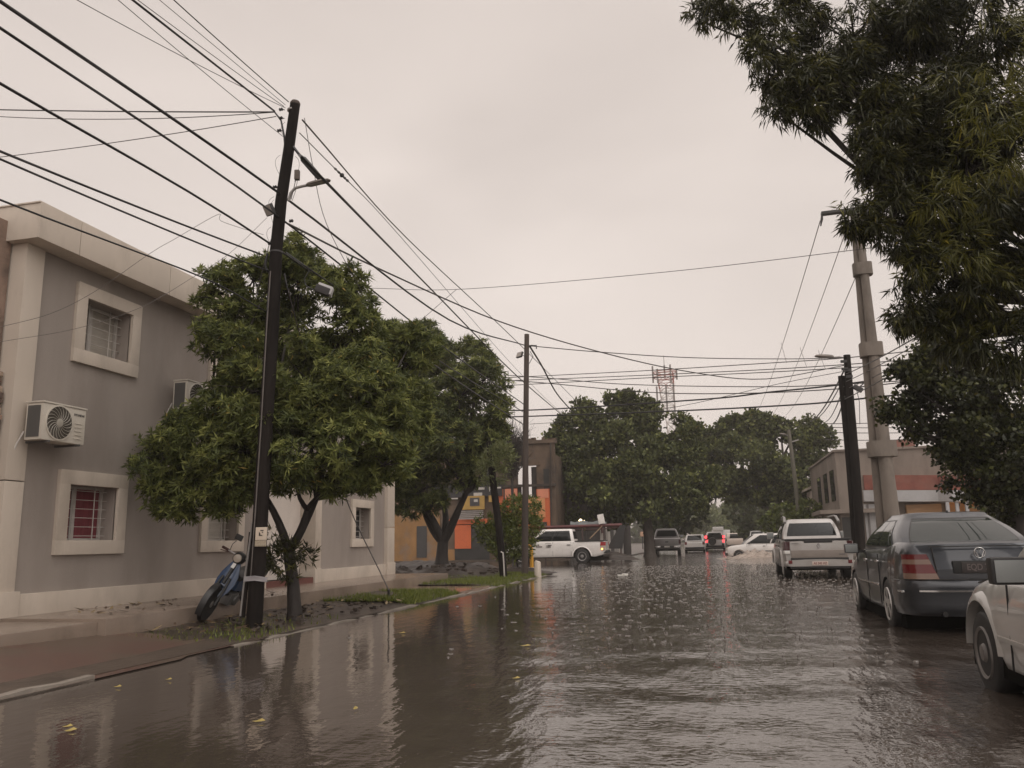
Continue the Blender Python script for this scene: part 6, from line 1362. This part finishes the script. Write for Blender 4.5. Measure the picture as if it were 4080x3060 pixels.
# grey pickup parked beyond the crossing on the left
P_gry = paint('grey_paint', (0.205, 0.19, 0.185), 0.3, 0.33, dirt=(0.15, 0.13, 0.12), damt=.5)
a, b = G(2608, 2213), G(2716, 2212)
car, H, h = pickup('grey_pickup', 'grey pickup with a dark chrome-stepped bumper parked beyond the crossing on the left', (-3.27, 58.2, ZR), math.radians(3), 5.6, 1.95, 1.86, P_gry, 3.4, 1.15, .40, 1.75, .15, 4.1, 1.18)
s = MB(); s.bx(-.80, .80, -.03, .03, .72, 1.13); s.build('tailgate', P_gry, car, bevel=.025)
s = MB(); s.bx(-.10, .10, -.04, -.028, .90, .98); s.build('badge', M_plast, car, bevel=.01)
for sg in (-1, 1):
    s = MB(); s.bx(sg * .79, sg * .95, -.02, .10, .80, 1.10); s.build('tail_light', M_tdk, car, bevel=.02)
    s = MB(); s.bx(sg * .45, sg * .90, -.16, .0, .56, .68); s.build('bumper_corner', M_chr, car, bevel=.03)
s = MB(); s.bx(-.46, .46, -.15, .0, .56, .66); s.build('rear_bumper', M_plast, car, bevel=.02)
s = MB(); s.bx(-.18, .18, -.165, -.15, .57, .67); s.build('number_plate', mat('plate_pale', (.6, .56, .52), .5), car)

# ---------------------------------------------------------------- hatchbacks, estate, SUV
def hatch(name, label, loc, rz, L, Wd, Hh, P_, wb, ro, tyre, belt, hood_y, hood_z, rr_y, glass=M_cgl, cat='car', detail=True, arches=True, tail=None, strip=False, three=False, rf=None, crown=.03):
    car = thing(name, label, cat, loc, rz); h = Wd / 2; ar = [(ro, tyre * 1.2, tyre), (ro + wb, tyre * 1.2, tyre)] if arches else []
    s = MB(); lo = tyre * .75
    body(s, L, [(0, belt - .25), (.03, belt - .03), (.1, belt), (hood_y, belt), (hood_y + .08, belt - .02), (L - .3, hood_z), (L - .08, hood_z - .08), (L, hood_z - .3)], [(0, h * .86), (.1, h * .95), (.4, h), (L - .6, h), (L - .2, h * .93), (L, h * .82)], [(0, lo + .12), (.3, lo), (L - .4, lo), (L, lo + .08)], ar, crown=.01)
    H = House(.06, hood_y + .1, rr_y, hood_y - (.62 if rf is None else rf), h * .92, h * .74, belt - .02, Hh - crown - .005, bow_r=.05, bow_f=.10, bulge=.02, crown=crown); H.build(s); s.build('body', P_, car, smooth=38)
    H.pane('front', 'windscreen', car, -.9, .9, .06, .9, glass); H.pane('rear', 'rear_window', car, -.8, .8, .15, .85, glass)
    for sg in (-1, 1):
        if three: H.pane('side', 'window', car, .50, .92, .1, .86, glass, sg=sg, slant=(0, -.1)); H.pane('side', 'window', car, .08, .44, .1, .86, glass, sg=sg, slant=(.05, 0))
        else: H.pane('side', 'window', car, .52, .9, .1, .86, glass, sg=sg, slant=(0, -.09)); H.pane('side', 'window', car, .12, .48, .1, .86, glass, sg=sg, slant=(.04, 0))
        for y in (ro, ro + wb): wheel(car, sg * (h - .12), y, tyre, .17, sg, 'steel', .6)
        s = MB(); s.bx(sg * h * .70, sg * h * .93, L - .10, L - .02, hood_z - .22, hood_z - .09); s.build('headlight', M_tclr, car, bevel=.02)
        s = MB(); s.bx(sg * h * .72, sg * h * .93, -.015, .08, belt - .28, belt - .06); s.build('tail_light', tail or M_tred, car, bevel=.02)
        side_mirror(car, sg * (h + .07), hood_y - .25, belt + .05, sg, M_plast, .15, .11)
        if strip: s = MB(); s.bx(sg * (h - .004), sg * (h + .016), .35, L - 1.15, lo + .27, lo + .31); s.build('side_strip', M_plast, car)
        if detail: lines(car, 'door_seam', [((sg * (h + .002), y, lo + .05), (sg * h * .955, y, belt)) for y in (hood_y - .05, hood_y - 1.12)], M_plast, .01, .012); s = MB(); s.box((sg * (h + .004), hood_y - .98, belt - .12), (.025, .14, .03)); s.build('door_handle', M_plast, car)
    s = MB(); s.bx(-h * .9, h * .9, -.05, .1, lo + .08, lo + .24); s.build('rear_bumper', M_plast, car, bevel=.03)
    s = MB(); s.bx(-h * .9, h * .9, L - .1, L + .05, lo + .06, lo + .22); s.build('front_bumper', M_plast, car, bevel=.03)
    s = MB(); s.bx(-h * .9, h * .9, .3, L - .3, lo - .08, lo + .15); s.build('underbody', M_under, car)
    return car, H, h
P_uno = paint('white_wet_paint', (0.60, 0.56, 0.53), 0, 0.33, dirt=(0.48, 0.43, 0.39), damt=.3)
fw = G(2996, 2222)
hatch('white_hatchback', 'boxy white hatchback pushing through the flood at the crossing, throwing up a wave', (fw[0] + .72 + 2.36 - .75, fw[1] + .8, -.14), PI / 2, 3.69, 1.55, 1.44, P_uno, 2.36, .62, .27, .88, 2.62, .78, .10, strip=True, three=True, rf=.55)
hatch('white_car', 'small white hatchback half hidden behind the grey pickup', (-1.62, 67.3, ZR), math.radians(1), 3.9, 1.66, 1.45, P_uno, 2.5, .6, .29, .92, 2.8, .80, .35)
P_suv = paint('white_suv_paint', (0.60, 0.57, 0.55), 0, .3)
M_lit = emis('lit_brake_light', (1.0, 0.06, 0.07), 2.6)
car, H, h = hatch('white_suv', 'white compact off-roader driving away with bright red tail lights and a rear spare wheel', (-.05, 74.9, ZR), 0, 4.1, 1.76, 1.66, P_suv, 2.52, .75, .33, 1.02, 3.0, .98, .2, M_cgl, 'car', tail=M_lit)
s = MB(); s.bx(-.74, .74, -.03, .02, 1.03, 1.36); s.build('tailgate_glass', M_cgl, car, bevel=.03)
for sg in (-1, 1): s = MB(); s.bx(sg * .66, sg * .86, -.06, .05, 1.10, 1.32); s.build('brake_light', M_lit, car, bevel=.03)
for sg in (-1, 1): s = MB(); s.lathe([(.02, 0), (.10, 0), (.10, -.03), (.06, -.035)], 14, (sg * .66, -.02, .56), 'y'); s.build('bumper_lamp', M_plast, car)
s = MB(); s.lathe([(.12, -.02), (.30, -.04), (.335, -.10), (.335, -.17), (.30, -.22), (.12, -.20)], 24, (-.22, 0, .84), 'y'); o = s.build('spare_wheel', M_plast, car, smooth=50)
P_pnk = paint('faded_pink_white', (0.52, 0.42, 0.36), 0, .4)
hatch('delivery_van', 'pale pinkish panel van far down the street right of the car with red lights', (1.2, 100.4, ZR), -PI / 2, 4.3, 1.7, 1.62, P_pnk, 2.6, .7, .30, 1.0, 3.3, .9, .1, detail=False, arches=False)
P_of = paint('dull_offroad_white', (0.42, 0.40, 0.38), 0, .4)
hatch('parked_offroader', 'pale boxy off-roader far down the street facing the camera, left of the white hatchback bonnet', (4.2, 90.8, ZR), PI, 4.2, 1.75, 1.75, P_of, 2.6, .7, .34, 1.08, 3.0, 1.0, .1, detail=False, arches=False)
hatch('far_car', 'dark-windowed white car mostly hidden behind the windscreen of the boxy white hatchback', (5.1, 82.0, ZR), 0, 4.0, 1.7, 1.6, P_suv, 2.5, .7, .31, 1.0, 2.9, .9, .2, detail=False, arches=False)
hatch('far_car', 'small grey car far down the street between the bin and the car with red lights', (-1.95, 97.0, ZR), PI, 4.0, 1.7, 1.55, P_of, 2.5, .7, .31, .95, 2.8, .85, .2, detail=False, arches=False)
t = thing('far_truck', 'white box truck far behind the car with red lights', 'truck', (.62, 112, ZR))
s = MB(); s.bx(-.4, 1.9, 111, 116, .8, 2.05); s.build('box', P_suv, t, bevel=.05, world=True); s = MB(); s.bx(-.3, 1.1, 110.4, 111, 1.95, 2.45); s.build('load', P_of, t, bevel=.1, world=True); s = MB(); s.bx(-.3, 1.8, 116.1, 117.6, .6, 2.0); s.build('cab', P_suv, t, bevel=.1, world=True)
for x in (-.15, 1.65):
    for y in (112, 116.6): s = MB(); s.lathe([(.2, -.12), (.42, -.12), (.42, .12), (.2, .12)], 14, (x, y, .38), 'x'); s.build('wheel', M_tyre, t, world=True)
c = G(2764, 2184); t = thing('waste_bin', 'dark green waste container standing beyond the small white hatchback', 'bin', c)
s = MB(); s.prism([c + [-.5, 0, 0], c + [.5, 0, 0], c + [.58, 0, .85], c + [-.58, 0, .85]], (0, .9, 0)); s.build('body', mat('bin_green', (.055, .065, .05), .5, .2), t, bevel=.03, world=True); s = MB(); s.box(c + [0, .45, .9], (1.25, 1.0, .1)); s.build('lid', mat('bin_lid', (.04, .045, .04), .5), t, bevel=.03, world=True)
c = G(2562, 2190); t = thing('salmon_box', 'small pale salmon cabinet on a post left of the grey pickup', 'cabinet', c)
s = MB(); s.tube([c, c + [0, 0, 1.4]], .06, 6); s.build('post', M_iron, t, world=True); s = MB(); s.box(c + [0, 0, 1.62], (.42, .25, .5)); s.build('casing', mat('salmon_box_paint', (.5, .30, .20), .5, .2), t, bevel=.05, world=True)

# churned water round the white hatchback
r = np.random.RandomState(3); P_ = []
x0, x1 = fw[0] - 2.2, fw[0] + 5.0; nx, ny = 110, 40
for i in range(ny + 1):
    v = i / ny; row = []
    for j in range(nx + 1):
        u = j / nx; x = x0 + (x1 - x0) * u; y = fw[1] - 2.6 + 3.2 * v
        bow = math.exp(-((x - fw[0] - .2) / .9) ** 2) * math.exp(-((y - fw[1] + .1) / .7) ** 2) * .34 + math.exp(-((y - fw[1] + 0.9 - .12 * (x - fw[0])) / .45) ** 2) * .10 * math.exp(-((x - fw[0] - 1.2) / 2.4) ** 2)
        e = min(1, 8 * u, 8 * (1 - u), 6 * v, 10 * (1 - v)); row.append((x, y, -.02 + e * (.025 + bow * (1 + .55 * math.sin(x * 9 + y * 7) * math.sin(y * 13 - x * 4)) + .028 * math.sin(x * 17 + 3 * y) * math.sin(y * 11) + r.uniform(-.012, .012))))
    P_.append(row)
s = MB(); s.grid(P_)
for k in range(240):
    x = r.normal(fw[0] + .3, .8); y = fw[1] - .5 + r.normal(0, .3); z = abs(r.normal(.12, .13)); q = r.uniform(.008, .026); s.lathe([(q * .3, -q), (q, 0), (q * .3, q)], 5, (x, y, z))
tag(s.build('water_splash', mat('foamy_brown_water', (.33, .27, .225), .22, .3, 6, bump=.6, bscale=12, dirt=(.13, .10, .08), dscale=3, damt=.9), smooth=70), 'foaming bow wave thrown up by the boxy white hatchback', 'splash', kind='stuff')

# ---------------------------------------------------------------- blue moped leaning beside the black pole
ang = math.atan2(-(11.12 - 12.15), -(-7.48 + 6.62)); 
fwd = np.array([.22, -.97]); rzM = math.atan2(fwd[1], fwd[0]) 
base = np.array([-7.52, 11.12, .075]); loc = base - np.append(fwd / np.linalg.norm(fwd) * 1.20, 0)
mo = thing('moped', 'blue and black moped parked in the mud left of the black wooden pole', 'moped', loc, rzM); mo.rotation_euler = (-.44, 0, rzM)
P_blu = paint('blue_plastic', (0.030, 0.062, 0.135), 0, .35)
def mwheel(x, nm):
    s = MB(); s.lathe([(.215, -.03), (.262, -.038), (.28, -.02), (.285, 0), (.28, .02), (.262, .038), (.215, .03)], 26, (x, 0, .285), 'y'); o = s.build('wheel', M_tyre, mo, smooth=50)
    s = MB(); s.lathe([(.222, -.02), (.222, .02), (.20, .02), (.20, -.02)], 26, (x, 0, .285), 'y'); s.lathe([(.05, -.04), (.05, .04)], 10, (x, 0, .285), 'y')
    for k in range(14): a = 2 * PI * k / 14; s.tube([(x + .04 * math.cos(a), .03 * (-1) ** k, .285 + .04 * math.sin(a)), (x + .205 * math.cos(a + .25), 0, .285 + .205 * math.sin(a + .25))], .004, 4)
    q = s.build('rim', M_steel, mo, smooth=40); q.parent = o
mwheel(1.20, 'f'); mwheel(0, 'r')
s = MB()                                              # leg shield: curved blue shell from fork to headset
P_ = []
for z, xc, w_ in ((.40, 1.02, .13), (.50, .98, .20), (.62, .93, .24), (.74, .88, .22), (.86, .83, .15), (.95, .79, .09), (1.0, .77, .07)):
    P_.append([(xc + .13 - .9 * (u * w_ * .62) ** 2 * 3 - .03, u * w_ * .62, z) for u in np.linspace(-1, 1, 9)])
s.slab(P_, (-.03, 0, 0)); s.build('leg_shield', P_blu, mo, smooth=50)
s = MB(); s.prism([(1.085 - .01, .055, .86), (1.085 - .01, -.0, .86), (1.03, -.0, .93), (1.03, .05, .93)], (.004, 0, .002)); s.build('sticker', mat('sticker_white', (.6, .58, .55), .4), mo)
s = MB(); P_ = []
for a in np.linspace(-.5, 2.2, 12): 
    P_.append([(1.20 + .315 * math.cos(a) * 1, y, .285 + .315 * math.sin(a) - abs(y) * .25) for y in (-.045, -.03, 0, .03, .045)])
s.slab(P_, (0, 0, .006)); s.build('front_fender', M_plast, mo, smooth=50)
s = MB()
for y in (-.075, .075): s.tube([(1.20, y, .285), (1.09, y, .52), (1.02, y * .8, .70)], .02, 7)
s.tube([(1.05, 0, .60), (.86, 0, 1.0)], .03, 8); s.build('fork', M_plast, mo, smooth=50)
s = MB(); s.lathe([(.03, -.10), (.085, -.08), (.10, 0), (.085, .07), (.05, .09)], 16, (.86, 0, 1.0), 'x'); s.build('headset', M_plast, mo, smooth=50)
s = MB(); s.lathe([(.01, .01), (.062, .0), (.066, -.03)], 16, (.965, 0, 1.0), 'x'); s.build('headlight', M_tclr, mo, smooth=50)
s = MB(); s.tube([(.80, -.34, 1.04), (.84, -.2, 1.035), (.86, 0, 1.02), (.84, .2, 1.035), (.80, .34, 1.04)], .014, 7); s.build('handlebar', M_steel, mo, smooth=50)
s = MB()
for sg in (-1, 1): s.tube([(.80, sg * .34, 1.04), (.835, sg * .22, 1.037)], .022, 8); s.tube([(.86, sg * .2, 1.02), (.87, sg * .33, 1.0)], .007, 5)
s.build('grip', mat('red_brown_grip', (.06, .022, .018), .5), mo, smooth=50)
s = MB(); s.tube([(.84, -.2, 1.04), (.86, -.20, 1.15), (.84, -.17, 1.22)], .006, 5); s.box((.835, -.16, 1.275), (.02, .12, .09)); s.build('mirror', M_plast, mo, bevel=.004)
s = MB(); s.tube([(.90, 0, .55), (.62, 0, .40), (.35, 0, .45), (.10, 0, .62)], .045, 8); s.tube([(.35, .06, .45), (0, .07, .285)], .02, 6); s.tube([(.35, -.06, .45), (0, -.07, .285)], .02, 6); s.build('frame', M_plast, mo, smooth=50)
s = MB(); s.box((.50, 0, .34), (.32, .20, .20)); s.lathe([(.09, -.13), (.10, -.08), (.10, .08), (.09, .13)], 14, (.42, 0, .33), 'y'); s.build('engine', mat('engine_grey', (.16, .155, .15), .4, .2, metal=.4), mo, bevel=.02)
s = MB(); s.tube([(.6, -.10, .28), (.4, -.13, .24), (.1, -.14, .27), (-.2, -.14, .33)], [.02, .022, .04, .042], 8); s.build('exhaust', M_steel, mo, smooth=50)
s = MB(); P_ = []
for x, zc, w_ in ((.62, .70, .09), (.5, .745, .13), (.25, .76, .14), (0, .79, .13), (-.18, .80, .10)): P_.append([(x, -w_, zc - .06), (x, -w_, zc), (x, -w_ * .6, zc + .03), (x, w_ * .6, zc + .03), (x, w_, zc), (x, w_, zc - .06)])
s.grid(P_, closed=True); s.add(P_[0], [tuple(range(6))]); s.add(P_[-1], [tuple(range(6))]); s.build('seat', M_plast, mo, smooth=50)
s = MB(); P_ = []
for x, z0_, z1_, w_ in ((.60, .48, .66, .08), (.4, .48, .70, .12), (.1, .55, .73, .13), (-.25, .62, .76, .09), (-.36, .66, .75, .05)): P_.append([(x, -w_, z0_), (x, -w_ * 1.1, (z0_ + z1_) / 2), (x, -w_ * .9, z1_), (x, w_ * .9, z1_), (x, w_ * 1.1, (z0_ + z1_) / 2), (x, w_, z0_)])
s.grid(P_, closed=True); s.add(P_[0], [tuple(range(6))]); s.add(P_[-1], [tuple(range(6))]); s.build('side_panel', P_blu, mo, smooth=50)
s = MB(); s.box((-.30, 0, .86), (.34, .30, .30)); s.box((-.30, 0, 1.03), (.36, .32, .06)); s.build('rear_box', M_plast, mo, bevel=.05)
s = MB(); s.box((-.42, 0, .66), (.05, .12, .08)); s.build('tail_light', M_tred, mo, bevel=.015)
# ================================================================== RAIN HAZE
s = MB(); s.bx(-110, 110, -40, 245, -1.3, 44)
hz = s.build('haze', bpy.data.materials.new('rain_haze')); tag(hz, kind='stuff')
m = hz.data.materials[0]; m.use_nodes = True; nt = m.node_tree
nt.nodes.remove(nt.nodes['Principled BSDF'])
v = nt.nodes.new('ShaderNodeVolumePrincipled'); v.inputs['Color'].default_value = (0.93, 0.88, 0.83, 1); v.inputs['Density'].default_value = 0.0011; v.inputs['Anisotropy'].default_value = 0.2
lk(nt, v.outputs[0], nt.nodes['Material Output'].inputs['Volume'])
